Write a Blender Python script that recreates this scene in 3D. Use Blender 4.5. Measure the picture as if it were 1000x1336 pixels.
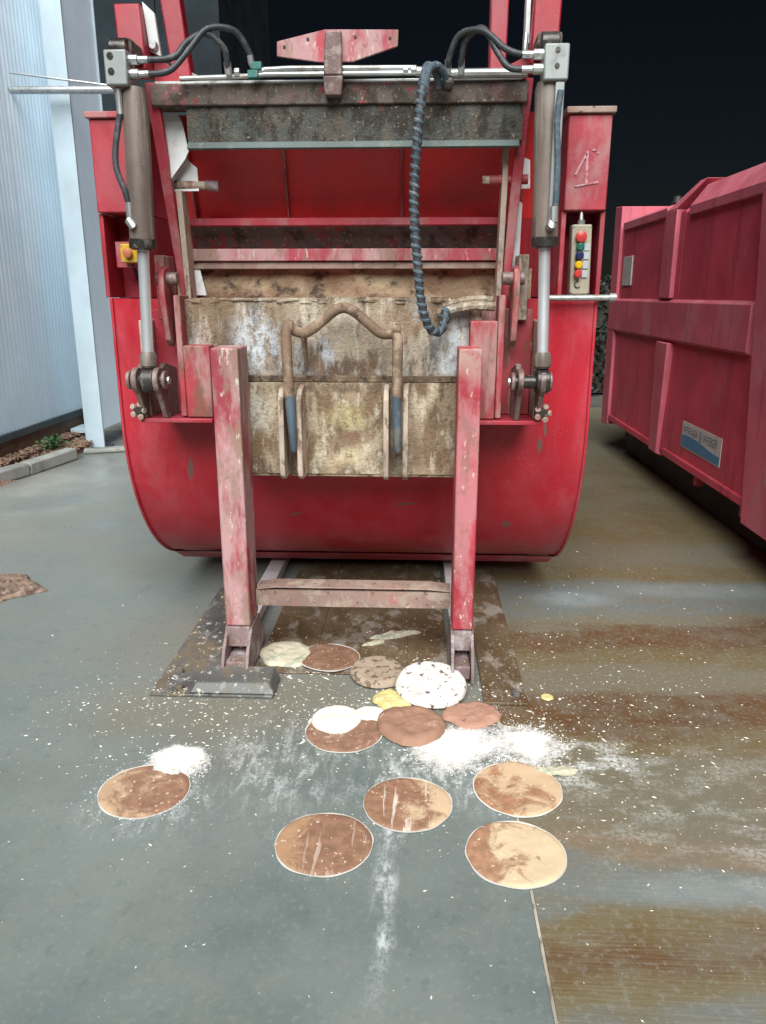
import bpy, math, random
from mathutils import Vector, Matrix, noise as mn
random.seed(7)
for o in list(bpy.data.objects): bpy.data.objects.remove(o)
scene = bpy.context.scene
R = math.radians

# ------------------------------------------------------------------ camera
cd = bpy.data.cameras.new('camera'); cam = bpy.data.objects.new('camera', cd)
scene.collection.objects.link(cam); scene.camera = cam
cd.sensor_fit = 'HORIZONTAL'; cd.sensor_width = 36; cd.lens = 36.0
cd.clip_start = .05; cd.clip_end = 3000
cam.location = (0, 0, 1.6); cam.rotation_euler = (R(90-15.8), 0, R(2.57))

# ------------------------------------------------------------------ night sky and yard light
SUN_EL, SUN_AZ = R(47), R(182)          # azimuth the light comes from, clockwise from +Y
w = bpy.data.worlds.new('World'); scene.world = w; w.use_nodes = True
wn = w.node_tree; bg = wn.nodes['Background']
sky = wn.nodes.new('ShaderNodeTexSky'); sky.sky_type = 'NISHITA'; sky.sun_disc = False
sky.sun_elevation = SUN_EL; sky.sun_rotation = SUN_AZ; sky.air_density = 1.0; sky.dust_density = .3
wn.links.new(sky.outputs[0], bg.inputs[0]); bg.inputs[1].default_value = 0.0012
sd = bpy.data.lights.new('sun', 'SUN'); sd.energy = 5.0; sd.angle = R(50); sd.color = (.985, 1, .985)
so = bpy.data.objects.new('sun', sd); scene.collection.objects.link(so)
fx, fy = math.sin(SUN_AZ)*math.cos(SUN_EL), math.cos(SUN_AZ)*math.cos(SUN_EL)
so.rotation_euler = Vector((fx, fy, math.sin(SUN_EL))).to_track_quat('Z', 'Y').to_euler()
vs = scene.view_settings
scene.display_settings.display_device = 'sRGB'
vs.view_transform = 'Standard'; vs.look = 'None'; vs.exposure = 0.45; vs.gamma = 1; vs.use_curve_mapping = False

# ------------------------------------------------------------------ mesh helpers
class MB:
    def __init__(s): s.v = []; s.f = []
    def add(s, vs, fs):
        n = len(s.v); s.v += [tuple(p) for p in vs]; s.f += [tuple(i+n for i in f) for f in fs]; return s
    def box(s, x0, x1, y0, y1, z0, z1):
        v = [(x, y, z) for z in (z0, z1) for y in (y0, y1) for x in (x0, x1)]
        return s.add(v, [(0,2,3,1),(4,5,7,6),(0,1,5,4),(2,6,7,3),(0,4,6,2),(1,3,7,5)])
    def prism(s, poly, axis, a, b):
        # poly: list of 2-D points in the plane of the other two axes (x: (y,z); y: (x,z); z: (x,y))
        def P(p, t):
            return {'x': (t, p[0], p[1]), 'y': (p[0], t, p[1]), 'z': (p[0], p[1], t)}[axis]
        n = len(poly); v = [P(p, a) for p in poly]+[P(p, b) for p in poly]
        f = [tuple(range(n)), tuple(range(2*n-1, n-1, -1))]
        f += [(i, i+n, (i+1) % n+n, (i+1) % n) for i in range(n)]
        return s.add(v, f)
    def hexa(s, bot, top):
        return s.add(list(bot)+list(top), [(3,2,1,0),(4,5,6,7),(0,1,5,4),(1,2,6,5),(2,3,7,6),(3,0,4,7)])
    def tube(s, pts, r, seg=12, caps=True):
        pts = [Vector(p) for p in pts]; n = len(pts)
        rr = r if isinstance(r, (list, tuple)) else [r]*n
        t0 = (pts[1]-pts[0]).normalized(); up = Vector((0, 0, 1)) if abs(t0.z) < .9 else Vector((1, 0, 0))
        u = t0.cross(up).normalized(); vs = []
        for i, p in enumerate(pts):
            t = (pts[min(i+1, n-1)]-pts[max(i-1, 0)])
            t = t.normalized() if t.length > 1e-9 else t0
            u = (u-t*u.dot(t)); u.normalize(); w_ = t.cross(u)
            for k in range(seg):
                a = 2*math.pi*k/seg; vs.append(p+(u*math.cos(a)+w_*math.sin(a))*rr[i])
        f = [(i*seg+k, i*seg+(k+1) % seg, (i+1)*seg+(k+1) % seg, (i+1)*seg+k) for i in range(n-1) for k in range(seg)]
        if caps: f += [tuple(range(seg-1, -1, -1)), tuple(range((n-1)*seg, n*seg))]
        return s.add(vs, f)
    def cyl(s, a, b, r, seg=16): return s.tube([a, b], r, seg)
    def mesh(s, name, smooth=35):
        me = bpy.data.meshes.new(name); me.from_pydata(s.v, [], s.f); me.validate(); me.update()
        import bmesh
        bm = bmesh.new(); bm.from_mesh(me); bmesh.ops.recalc_face_normals(bm, faces=bm.faces); bm.to_mesh(me); bm.free()
        if smooth:
            for p in me.polygons: p.use_smooth = True
            me.set_sharp_from_angle(angle=R(smooth))
        return me
    def build(s, name, mat, parent=None, bevel=0.0, smooth=35, seg=2):
        me = s.mesh(name, smooth)
        o = bpy.data.objects.new(name, me); scene.collection.objects.link(o)
        if mat: me.materials.append(mat)
        if parent is not None:
            o.parent = parent
            L = parent.location if parent.parent is None else parent.parent.location
            if parent.parent is None or True:
                base = root_loc(parent)
                me.transform(Matrix.Translation(-base))
        if bevel:
            b = o.modifiers.new('bevel', 'BEVEL'); b.width = bevel; b.segments = seg; b.limit_method = 'ANGLE'; b.angle_limit = R(40)
            b.harden_normals = False
        return o

def root_loc(o):
    v = Vector((0, 0, 0))
    while o is not None: v = v+Vector(o.location); o = o.parent
    return v

def tag(o, label=None, cat=None, group=None, kind=None):
    if label: o['label'] = label
    if cat: o['category'] = cat
    if group: o['group'] = group
    if kind: o['kind'] = kind
    return o
def empty(name, loc, label, cat, group=None):
    o = bpy.data.objects.new(name, None); scene.collection.objects.link(o); o.location = loc
    o.empty_display_size = .1
    return tag(o, label, cat, group)
def solo(mb, name, mat, loc, label=None, cat=None, group=None, kind=None, bevel=0, smooth=35):
    """a thing that is one mesh, its origin at its base"""
    o = mb.build(name, mat, None, bevel, smooth)
    o.data.transform(Matrix.Translation(-Vector(loc))); o.location = loc
    return tag(o, label, cat, group, kind)
def box(*a): return MB().box(*a)
def spline(pts, n=8):
    pts = [Vector(p) for p in pts]; out = []
    for i in range(len(pts)-1):
        p0 = pts[max(i-1, 0)]; p1 = pts[i]; p2 = pts[i+1]; p3 = pts[min(i+2, len(pts)-1)]
        for k in range(n):
            t = k/n
            out.append(.5*((2*p1)+(p2-p0)*t+(2*p0-5*p1+4*p2-p3)*t*t+(3*p1-p0-3*p2+p3)*t**3))
    out.append(pts[-1]); return out

# ------------------------------------------------------------------ material helpers
class NT:
    def __init__(s, name):
        s.m = bpy.data.materials.new(name); s.m.use_nodes = True; s.t = s.m.node_tree
        s.b = s.t.nodes['Principled BSDF']
    def n(s, ty): return s.t.nodes.new('ShaderNode'+ty)
    def l(s, a, b): s.t.links.new(a, b)
    def setv(s, inp, v):
        if hasattr(v, 'is_output') or isinstance(v, bpy.types.NodeSocket): s.l(v, inp)
        elif isinstance(v, (tuple, list)) and len(v) == 3 and inp.type == 'RGBA': inp.default_value = (*v, 1)
        else: inp.default_value = v
    def pos(s): return s.n('NewGeometry').outputs['Position']
    def obj(s): return s.n('TexCoord').outputs['Object']
    def mapv(s, v, scale=(1, 1, 1), loc=(0, 0, 0), rot=(0, 0, 0)):
        m = s.n('Mapping'); s.l(v, m.inputs[0]); m.inputs['Location'].default_value = loc
        m.inputs['Rotation'].default_value = rot; m.inputs['Scale'].default_value = scale; return m.outputs[0]
    def noise(s, v, scale=1, detail=4, rough=.55, dist=0):
        n = s.n('TexNoise'); s.l(v, n.inputs['Vector']); n.inputs['Scale'].default_value = scale
        n.inputs['Detail'].default_value = detail; n.inputs['Roughness'].default_value = rough
        n.inputs['Distortion'].default_value = dist; return n.outputs['Fac']
    def voro(s, v, scale=1, feat='F1'):
        n = s.n('TexVoronoi'); n.feature = feat; s.l(v, n.inputs['Vector']); n.inputs['Scale'].default_value = scale; return n.outputs['Distance']
    def rng(s, v, a, b, c=0, d=1, smooth=True):
        m = s.n('MapRange'); m.interpolation_type = 'SMOOTHSTEP' if smooth else 'LINEAR'
        s.setv(m.inputs[0], v); m.inputs[1].default_value = a; m.inputs[2].default_value = b
        m.inputs[3].default_value = c; m.inputs[4].default_value = d; return m.outputs[0]
    def math(s, op, a, b=0, c=0, clamp=False):
        m = s.n('Math'); m.operation = op; m.use_clamp = clamp
        s.setv(m.inputs[0], a); s.setv(m.inputs[1], b); s.setv(m.inputs[2], c); return m.outputs[0]
    def mix(s, f, a, b, blend='MIX'):
        m = s.n('Mix'); m.data_type = 'RGBA'; m.blend_type = blend
        s.setv(m.inputs[0], f); s.setv(m.inputs[6], a); s.setv(m.inputs[7], b); return m.outputs[2]
    def xyz(s, v):
        n = s.n('SeparateXYZ'); s.l(v, n.inputs[0]); return n.outputs
    def bump(s, h, strength=.3, dist=.01, normal=None):
        b = s.n('Bump'); s.setv(b.inputs['Height'], h); b.inputs['Strength'].default_value = strength
        b.inputs['Distance'].default_value = dist
        if normal is not None: s.l(normal, b.inputs['Normal'])
        return b.outputs[0]
    def blob(s, p, cx, cy, sx, sy, rot=0):
        """a soft spot on the ground, 1 in its middle"""
        x, y, z = p
        dx = s.math('SUBTRACT', x, cx); dy = s.math('SUBTRACT', y, cy)
        c, n_ = math.cos(rot), math.sin(rot)
        u = s.math('ADD', s.math('MULTIPLY', dx, c/sx), s.math('MULTIPLY', dy, n_/sx))
        v = s.math('ADD', s.math('MULTIPLY', dx, -n_/sy), s.math('MULTIPLY', dy, c/sy))
        d = s.math('ADD', s.math('MULTIPLY', u, u), s.math('MULTIPLY', v, v))
        return s.rng(s.math('SQRT', d), 1.0, .2)
    def out(s, col, rough, metal=0, normal=None, spec=.5):
        s.setv(s.b.inputs['Base Color'], col); s.setv(s.b.inputs['Roughness'], rough)
        s.setv(s.b.inputs['Metallic'], metal); s.b.inputs['Specular IOR Level'].default_value = spec
        if normal is not None: s.l(normal, s.b.inputs['Normal'])
        return s.m

def grime(name, base, layers=(), rough=.5, metal=0, bump=.15, bscale=45, spec=.45, var=.22, seed=0, bdist=.004, coords='pos', spots=()):
    """layers: (colour, (sx,sy,sz), lo, hi, strength[, (z0,z1)])"""
    t = NT(name); p = t.pos() if coords == 'pos' else t.obj()
    z = t.xyz(p)[2]
    lo = t.noise(t.mapv(p, (1, 1, 1), (seed, seed*1.7, seed*.3)), 2.6, 5)
    dark = tuple(c*(1-var*1.3) for c in base); lite = tuple(min(1, c*(1+var*.8)+.012*var) for c in base)
    col = t.mix(t.rng(lo, .3, .7), dark, lite)
    rr = t.rng(lo, .3, .7, rough-.08, rough+.1)
    h = t.noise(t.mapv(p, (1, 1, 1), (seed, 0, 0)), bscale, 4, .65)
    for i, L in enumerate(layers):
        c, sc, a, b, st = L[:5]
        m = t.noise(t.mapv(p, sc, (seed*2.1+i*7.3, i*3.7, seed+i*5.1)), 1, 5, .64)
        f = t.math('MULTIPLY', t.rng(m, a, b), st)
        if len(L) > 5: f = t.math('MULTIPLY', f, t.rng(z, L[5][0], L[5][1]))
        col = t.mix(f, col, c)
        rr = t.math('ADD', rr, t.math('MULTIPLY', f, .22), clamp=True)
        if i in (2, 3): h = t.math('ADD', h, t.math('MULTIPLY', f, .45))
    if spots:
        X_, Y_, Z_ = t.xyz(p); nz = t.noise(t.mapv(p, (9, 9, 4), (seed, 2, 5)), 1, 8, .68, .5); fl = t.noise(t.mapv(p, (40, 40, 22), (seed, 2, 5)), 1, 5, .65)
        for (cx, cz, sx, sz, ro, c, st) in spots:
            f = t.math('MULTIPLY', t.math('MULTIPLY', t.blob((X_, Z_, Y_), cx, cz, sx, sz, ro), t.rng(nz, .36, .54)), t.rng(fl, .62, .48, .25*st, st))
            col = t.mix(f, col, c)
    sp = t.noise(t.mapv(p, (1, 1, 1), (3+seed, 1, 9)), 150, 2)
    col = t.mix(t.rng(sp, .66, .74, 0, .45), col, tuple(min(1, .35*c+.33) for c in base))
    return t.out(col, rr, metal, t.bump(h, bump, bdist), spec)

BEIGE = (.46, .39, .29); BROWN = (.13, .085, .05); DK = (.035, .028, .022); DUST = (.38, .31, .29); PALE = (.62, .57, .48)
RED = (.40, .014, .030)
M = {}
M['red'] = grime('red_paint', (.32, .012, .026), [((.38, .10, .12), (3, 3, 1.5), .42, .68, .45), ((.2, .09, .08), (12, 12, 4), .58, .70, .5), ((.09, .065, .055), (20, 20, 13), .685, .70, .85), ((.22, .02, .03), (9, 9, 2), .52, .7, .55), (DUST, (6, 6, 6), .6, .78, .35)], .42, bump=.08, var=.16)
def trough_paint():
    t = NT('red_trough_paint'); p = t.pos(); X_, Y_, Z_ = t.xyz(p)
    n1 = t.noise(p, 2.2, 6); n2 = t.noise(t.mapv(p, (7, 7, 1.6), (3, 0, 1)), 1, 8, .62, .4); n3 = t.noise(t.mapv(p, (18, 18, 7)), 1, 6, .65)
    col = t.mix(t.rng(n1, .3, .7), (.35, .009, .020), (.45, .014, .030))
    side = t.math('MAXIMUM', t.rng(X_, -1.0, -1.36), t.rng(X_, .5, .76))
    col = t.mix(t.math('MULTIPLY', t.rng(n2, .36, .66), t.math('ADD', .22, t.math('MULTIPLY', side, .36))), col, (.45, .09, .115))
    col = t.mix(t.rng(n3, .55, .72, 0, .4), col, (.25, .03, .035))
    sp = t.noise(p, 130, 3, .6); sn = t.noise(t.mapv(p, (1, 1, 1), (4, 1, 7)), 5, 4)
    col = t.mix(t.math('MULTIPLY', t.rng(sp, .62, .72), t.rng(sn, .46, .66, .05, .5)), col, (.50, .27, .26))
    q = (X_, Z_, Y_); f = None
    for a in ((-1.08, .80, .020, .085, -.16), (.565, .935, .018, .055, 0), (.585, 1.01, .012, .05, .1), (-.6, .55, .05, .012, .3), (-.05, .62, .08, .010, .1), (.45, .50, .03, .03, 0)):
        b = t.blob(q, *a); f = b if f is None else t.math('MAXIMUM', f, b)
    col = t.mix(t.math('MULTIPLY', f, t.rng(n3, .3, .52, .35, .95)), col, (.13, .10, .085))
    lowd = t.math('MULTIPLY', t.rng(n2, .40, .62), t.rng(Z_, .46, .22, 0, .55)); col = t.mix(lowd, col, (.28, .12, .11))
    return t.out(col, t.rng(n2, .3, .7, .36, .58), 0, t.bump(t.math('ADD', t.math('MULTIPLY', n3, .25), t.math('MULTIPLY', n1, 2.2)), .30, .02), .42)
M['red_trough'] = trough_paint()
M['red_dusty'] = grime('dusty_red_paint', (.40, .035, .055), [(DUST, (7, 7, 4), .45, .7, .45), (BROWN, (12, 12, 5), .6, .75, .4)], .6, bump=.12, seed=5)
M['red_pink'] = grime('worn_pink_red_paint', (.37, .05, .07), [((.46, .29, .29), (8, 8, 2.6), .38, .55, .85), ((.26, .17, .13), (11, 11, 4), .50, .62, .8), (PALE, (40, 40, 14), .60, .68, .7), ((.2, .12, .09), (50, 50, 40), .6, .68, .6)], .62, bump=.25, seed=8)
M['red_inner'] = grime('hopper_red_paint', (.64, .022, .026), [((.34, .05, .04), (7, 7, 1.6), .54, .72, .5), (BROWN, (14, 14, 4), .64, .76, .5)], .5, bump=.06, seed=11)
M['red_beam'] = grime('grimy_red_beam_paint', (.22, .05, .052), [((.12, .098, .085), (7, 7, 6), .32, .46, .97), (DK, (12, 12, 10), .48, .62, .8), ((.33, .035, .05), (8, 8, 8), .62, .67, .75), ((.40, .35, .29), (60, 60, 44), .59, .66, .6)], .78, bump=.7, seed=2, bdist=.006)
M['apron'] = grime('grimy_grey_apron', (.068, .072, .066), [((.125, .10, .075), (9, 9, 7), .44, .60, .8), (DK, (14, 14, 9), .46, .60, .9), ((.19, .06, .05), (9, 9, 7), .62, .70, .6), ((.36, .31, .24), (80, 80, 60), .58, .66, .75), ((.17, .20, .19), (8, 8, 8), .56, .70, .5), (DK, (60, 60, 34), .56, .66, .7)], .8, bump=1.0, seed=6, bscale=90, bdist=.008)
M['lip'] = grime('grey_green_lip', (.085, .115, .11), [((.2, .19, .16), (14, 14, 8), .5, .7, .6), (DK, (30, 30, 12), .6, .72, .5)], .6, bump=.3, seed=9)
M['dirty'] = grime('caked_hopper_plate', (.30, .235, .165), [((.42, .36, .28), (5, 5, 2.2), .42, .60, .9), ((.48, .51, .55), (5, 5, 1.8), .55, .66, .9), ((.19, .125, .075), (7, 7, 2.8), .47, .58, .95), ((.085, .06, .04), (11, 11, 3.4), .53, .65, .88), (DK, (40, 40, 14), .58, .68, .6), ((.56, .50, .41), (20, 20, 4), .53, .66, .75)], .75, bump=1.0, seed=4, bscale=60, bdist=.009, spots=[(-.68, 1.40, .16, .22, 0, (.52, .56, .60), .95), (.14, 1.38, .15, .22, 0, (.50, .55, .56), .95), (-.30, 1.30, .28, .10, 0, (.10, .065, .045), .95), (-.90, 1.45, .16, .22, 0, (.22, .16, .11), .9), (-.82, 1.34, .08, .12, 0, (.07, .05, .04), .9), (-.05, 1.50, .18, .12, 0, (.30, .20, .13), .8), (-.30, 1.42, .16, .10, 0, (.42, .33, .25), .9), (-.3, 1.26, .7, .035, 0, (.13, .085, .055), .9), (.05, 1.33, .06, .12, 0, (.06, .045, .035), .9)])
M['dirty_low'] = grime('caked_lower_plate', (.28, .21, .135), [((.42, .35, .245), (5, 5, 2.6), .44, .60, .9), ((.175, .11, .065), (6, 6, 3), .47, .58, .95), ((.48, .43, .33), (11, 11, 5), .55, .65, .8), ((.09, .062, .04), (12, 12, 4), .54, .65, .85), (DK, (42, 42, 16), .58, .68, .6), ((.46, .39, .22), (7, 7, 5), .66, .74, .6), ((.56, .50, .39), (20, 20, 5), .54, .66, .7)], .75, bump=1.0, seed=14, bscale=60, bdist=.009, spots=[(-.29, 1.10, .13, .09, 0, (.50, .43, .22), .6), (-.33, .95, .16, .10, 0, (.55, .46, .30), .9), (-.3, 1.00, .2, .06, .2, (.20, .12, .075), .9), (-.68, 1.12, .08, .12, 0, (.48, .45, .38), .9), (-.52, 1.02, .06, .25, 0, (.08, .055, .04), .9), (-.085, 1.02, .05, .25, 0, (.08, .055, .04), .9), (.08, 1.05, .09, .25, 0, (.22, .15, .095), .85), (-.3, 1.225, .6, .035, 0, (.14, .09, .06), .9)])
M['brown'] = grime('brown_caked_interior', (.25, .18, .11), [((.40, .31, .20), (6, 6, 8), .45, .62, .8), (DK, (9, 9, 12), .5, .64, .85), (BEIGE, (30, 30, 24), .62, .72, .5)], .85, bump=.9, seed=21, bdist=.01)
M['seam'] = grime('dark_caked_seam', (.12, .08, .05), [((.28, .21, .14), (12, 12, 12), .5, .62, .7), (DK, (20, 20, 20), .52, .62, .8)], .85, bump=.9, seed=77, bdist=.01)
M['bracket'] = grime('worn_bracket_paint', (.34, .04, .05), [((.36, .24, .22), (10, 10, 3), .44, .6, .7), (BROWN, (16, 16, 5), .5, .64, .7), (PALE, (34, 34, 10), .62, .72, .5)], .65, bump=.3, seed=17)
M['edge'] = grime('scuffed_beige_edge', (.45, .36, .29), [((.4, .09, .09), (12, 12, 6), .55, .66, .6), (BROWN, (22, 22, 9), .52, .64, .8), (PALE, (44, 44, 20), .6, .7, .6)], .7, bump=.5, seed=19)
M['barrel'] = grime('cylinder_barrel_paint', (.15, .115, .095), [((.27, .23, .20), (20, 20, 2), .45, .62, .6), ((.08, .06, .05), (26, 26, 3), .52, .64, .7), ((.06, .09, .10), (12, 12, 1.5), .6, .7, .5)], .45, bump=.15, seed=23)
M['chrome'] = grime('chromed_rod', (.86, .88, .92), [], .30, .7, bump=.01, var=.04)
M['steel'] = grime('galvanised_fitting', (.50, .52, .52), [((.22, .2, .18), (30, 30, 30), .5, .66, .6)], .38, .75, bump=.1, var=.1)
M['block'] = grime('aluminium_valve_block', (.31, .335, .33), [((.2, .2, .19), (24, 24, 24), .54, .7, .5)], .5, .25, bump=.1, var=.1)
M['rubber'] = grime('black_hose_rubber', (.035, .04, .045), [((.2, .2, .2), (30, 30, 30), .52, .7, .4)], .5, bump=.2)
M['spiral'] = grime('grey_blue_hose_guard', (.055, .085, .11), [((.22, .24, .26), (28, 28, 28), .5, .66, .6), (DK, (50, 50, 50), .6, .7, .6)], .6, bump=.3)
M['pipe'] = grime('zinc_pipe', (.46, .48, .47), [((.25, .21, .16), (18, 30, 30), .5, .64, .7)], .42, .5, bump=.15)
M['clip'] = grime('green_pipe_clip', (.02, .16, .13), [((.3, .3, .27), (40, 40, 40), .55, .66, .5)], .5)
M['grease'] = grime('greasy_black_steel', (.045, .04, .036), [((.2, .17, .14), (30, 30, 30), .52, .66, .6)], .35, .3, bump=.4)
M['lug'] = grime('lug_steel', (.20, .13, .12), [((.36, .3, .27), (26, 26, 26), .5, .64, .6), (DK, (20, 20, 20), .55, .68, .6)], .5, .2, bump=.3)
M['bail'] = grime('rusty_bail_rod', (.18, .115, .075), [((.36, .27, .19), (14, 14, 10), .48, .64, .8), (DK, (24, 24, 18), .56, .68, .7)], .72, bump=.6, seed=31)
M['bluerod'] = grime('worn_blue_steel', (.11, .15, .19), [((.26, .24, .2), (20, 20, 12), .52, .66, .7)], .4, .3, bump=.3)
M['yellow'] = grime('yellow_plastic', (.55, .33, .015), [((.3, .18, .05), (24, 24, 24), .52, .7, .5)], .45)
M['mushroom'] = grime('faded_red_knob', (.45, .13, .06), [], .5)
M['panelbox'] = grime('cream_control_box', (.48, .44, .33), [((.3, .25, .18), (24, 24, 14), .52, .68, .5)], .55, bump=.1)
for nm, c in (('b_red', (.55, .045, .04)), ('b_green', (.01, .13, .09)), ('b_blue', (.015, .02, .08)), ('b_yellow', (.70, .42, .01)), ('b_plate', (.42, .46, .5)), ('b_black', (.015, .015, .015))):
    M[nm] = grime('button_'+nm[2:], c, [], .4, bump=.03, var=.06)
M['chalk'] = grime('chalk_mark', (.60, .36, .40), [((.42, .08, .11), (60, 60, 60), .48, .6, .8)], .9)
M['scrap'] = grime('white_cardboard_scrap', (.74, .76, .76), [((.45, .4, .32), (14, 14, 14), .55, .7, .6)], .8, bump=.2)
M['leg'] = M['red_pink']
M['leg_right'] = grime('scuffed_red_post_paint', (.44, .04, .06), [((.46, .24, .25), (8, 8, 3), .46, .64, .6), ((.24, .13, .10), (14, 14, 6), .56, .66, .6), (PALE, (50, 50, 20), .62, .68, .7), ((.42, .33, .28), (6, 6, 6), .45, .6, .8, (1.22, 1.40))], .55, bump=.25, seed=71)
M['legfoot'] = grime('worn_foot_steel', (.22, .15, .15), [((.4, .36, .36), (12, 12, 8), .5, .64, .7), (BROWN, (16, 16, 12), .5, .64, .7), (PALE, (50, 50, 50), .62, .7, .6)], .65, bump=.4, seed=33)
M['beam_low'] = grime('grimy_crossbar', (.26, .17, .14), [((.42, .07, .08), (9, 9, 9), .6, .7, .7), ((.36, .29, .23), (12, 12, 12), .48, .62, .7), (DK, (30, 30, 30), .57, .68, .7), (PALE, (60, 60, 60), .64, .7, .6)], .75, bump=.5, seed=35)
M['rail'] = grime('lilac_grey_rail', (.68, .63, .65), [((.25, .18, .12), (9, 9, 9), .58, .70, .6), (DK, (30, 30, 30), .64, .7, .5)], .5, .1, bump=.2, seed=37)
M['floorplate'] = grime('dark_steel_floor_plate', (.12, .122, .118), [((.20, .15, .085), (6, 3, 6), .44, .62, .8), ((.3, .3, .3), (16, 9, 16), .54, .66, .6), ((.60, .57, .5), (34, 26, 34), .60, .66, .8)], .55, .25, bump=.35, seed=39)
M['bayplate'] = grime('brown_stained_bay_plate', (.135, .095, .055), [((.085, .05, .02), (5, 3, 5), .42, .6, .85), ((.30, .27, .23), (8, 5, 8), .5, .64, .7), ((.6, .5, .33), (60, 50, 60), .62, .68, .6)], .5, bump=.4, seed=41)
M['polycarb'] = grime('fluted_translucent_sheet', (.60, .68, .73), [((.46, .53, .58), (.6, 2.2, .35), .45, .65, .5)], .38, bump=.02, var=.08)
pb = M['polycarb'].node_tree.nodes['Principled BSDF']; pb.inputs['Emission Color'].default_value = (.55, .75, .9, 1); pb.inputs['Emission Strength'].default_value = .20   # even glow added to brighten the wall sheets and column web
M['steelpaint'] = grime('grey_blue_column_paint', (.54, .67, .74), [((.46, .56, .61), (3, 3, .8), .5, .7, .5)], .5, bump=.03, var=.07)
M['trim'] = grime('dark_trim', (.05, .065, .075), [], .5)
M['plinth'] = grime('brown_plinth_board', (.17, .105, .07), [((.26, .18, .12), (3, 3, 12), .48, .64, .6)], .8, bump=.3)
M['clad'] = grime('dark_cladding', (.016, .024, .030), [], .7, spec=.12)
M['cont'] = grime('faded_container_red', (.50, .060, .095), [((.40, .09, .12), (2.2, 2.2, 2), .5, .7, .45), ((.27, .03, .05), (3, 3, 1), .55, .72, .5), ((.3, .2, .18), (9, 9, 3), .66, .74, .55), ((.24, .03, .05), (9, 9, .8), .56, .68, .5), ((.5, .3, .3), (26, 26, 8), .63, .7, .5), ((.10, .06, .05), (15, 15, 10), .70, .715, .8)], .48, bump=.10, var=.14, seed=43)
M['cont_lite'] = grime('chalky_container_red', (.50, .11, .15), [((.46, .2, .22), (3, 3, 2), .48, .66, .5), ((.28, .05, .07), (12, 12, 1.2), .55, .68, .5), ((.35, .25, .22), (20, 20, 12), .64, .72, .6)], .6, bump=.10, var=.12, seed=45)
M['black'] = grime('black_steel', (.012, .012, .013), [], .6)
M['label_white'] = grime('white_sticker', (.48, .47, .45), [((.3, .2, .2), (12, 12, 12), .52, .66, .5)], .5, bump=.02, var=.05)
M['label_blue'] = grime('blue_sticker', (.07, .20, .34), [], .5, bump=.02, var=.05)
M['label_ink'] = grime('sticker_ink', (.12, .14, .16), [], .5, bump=.02, var=.05)

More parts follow.
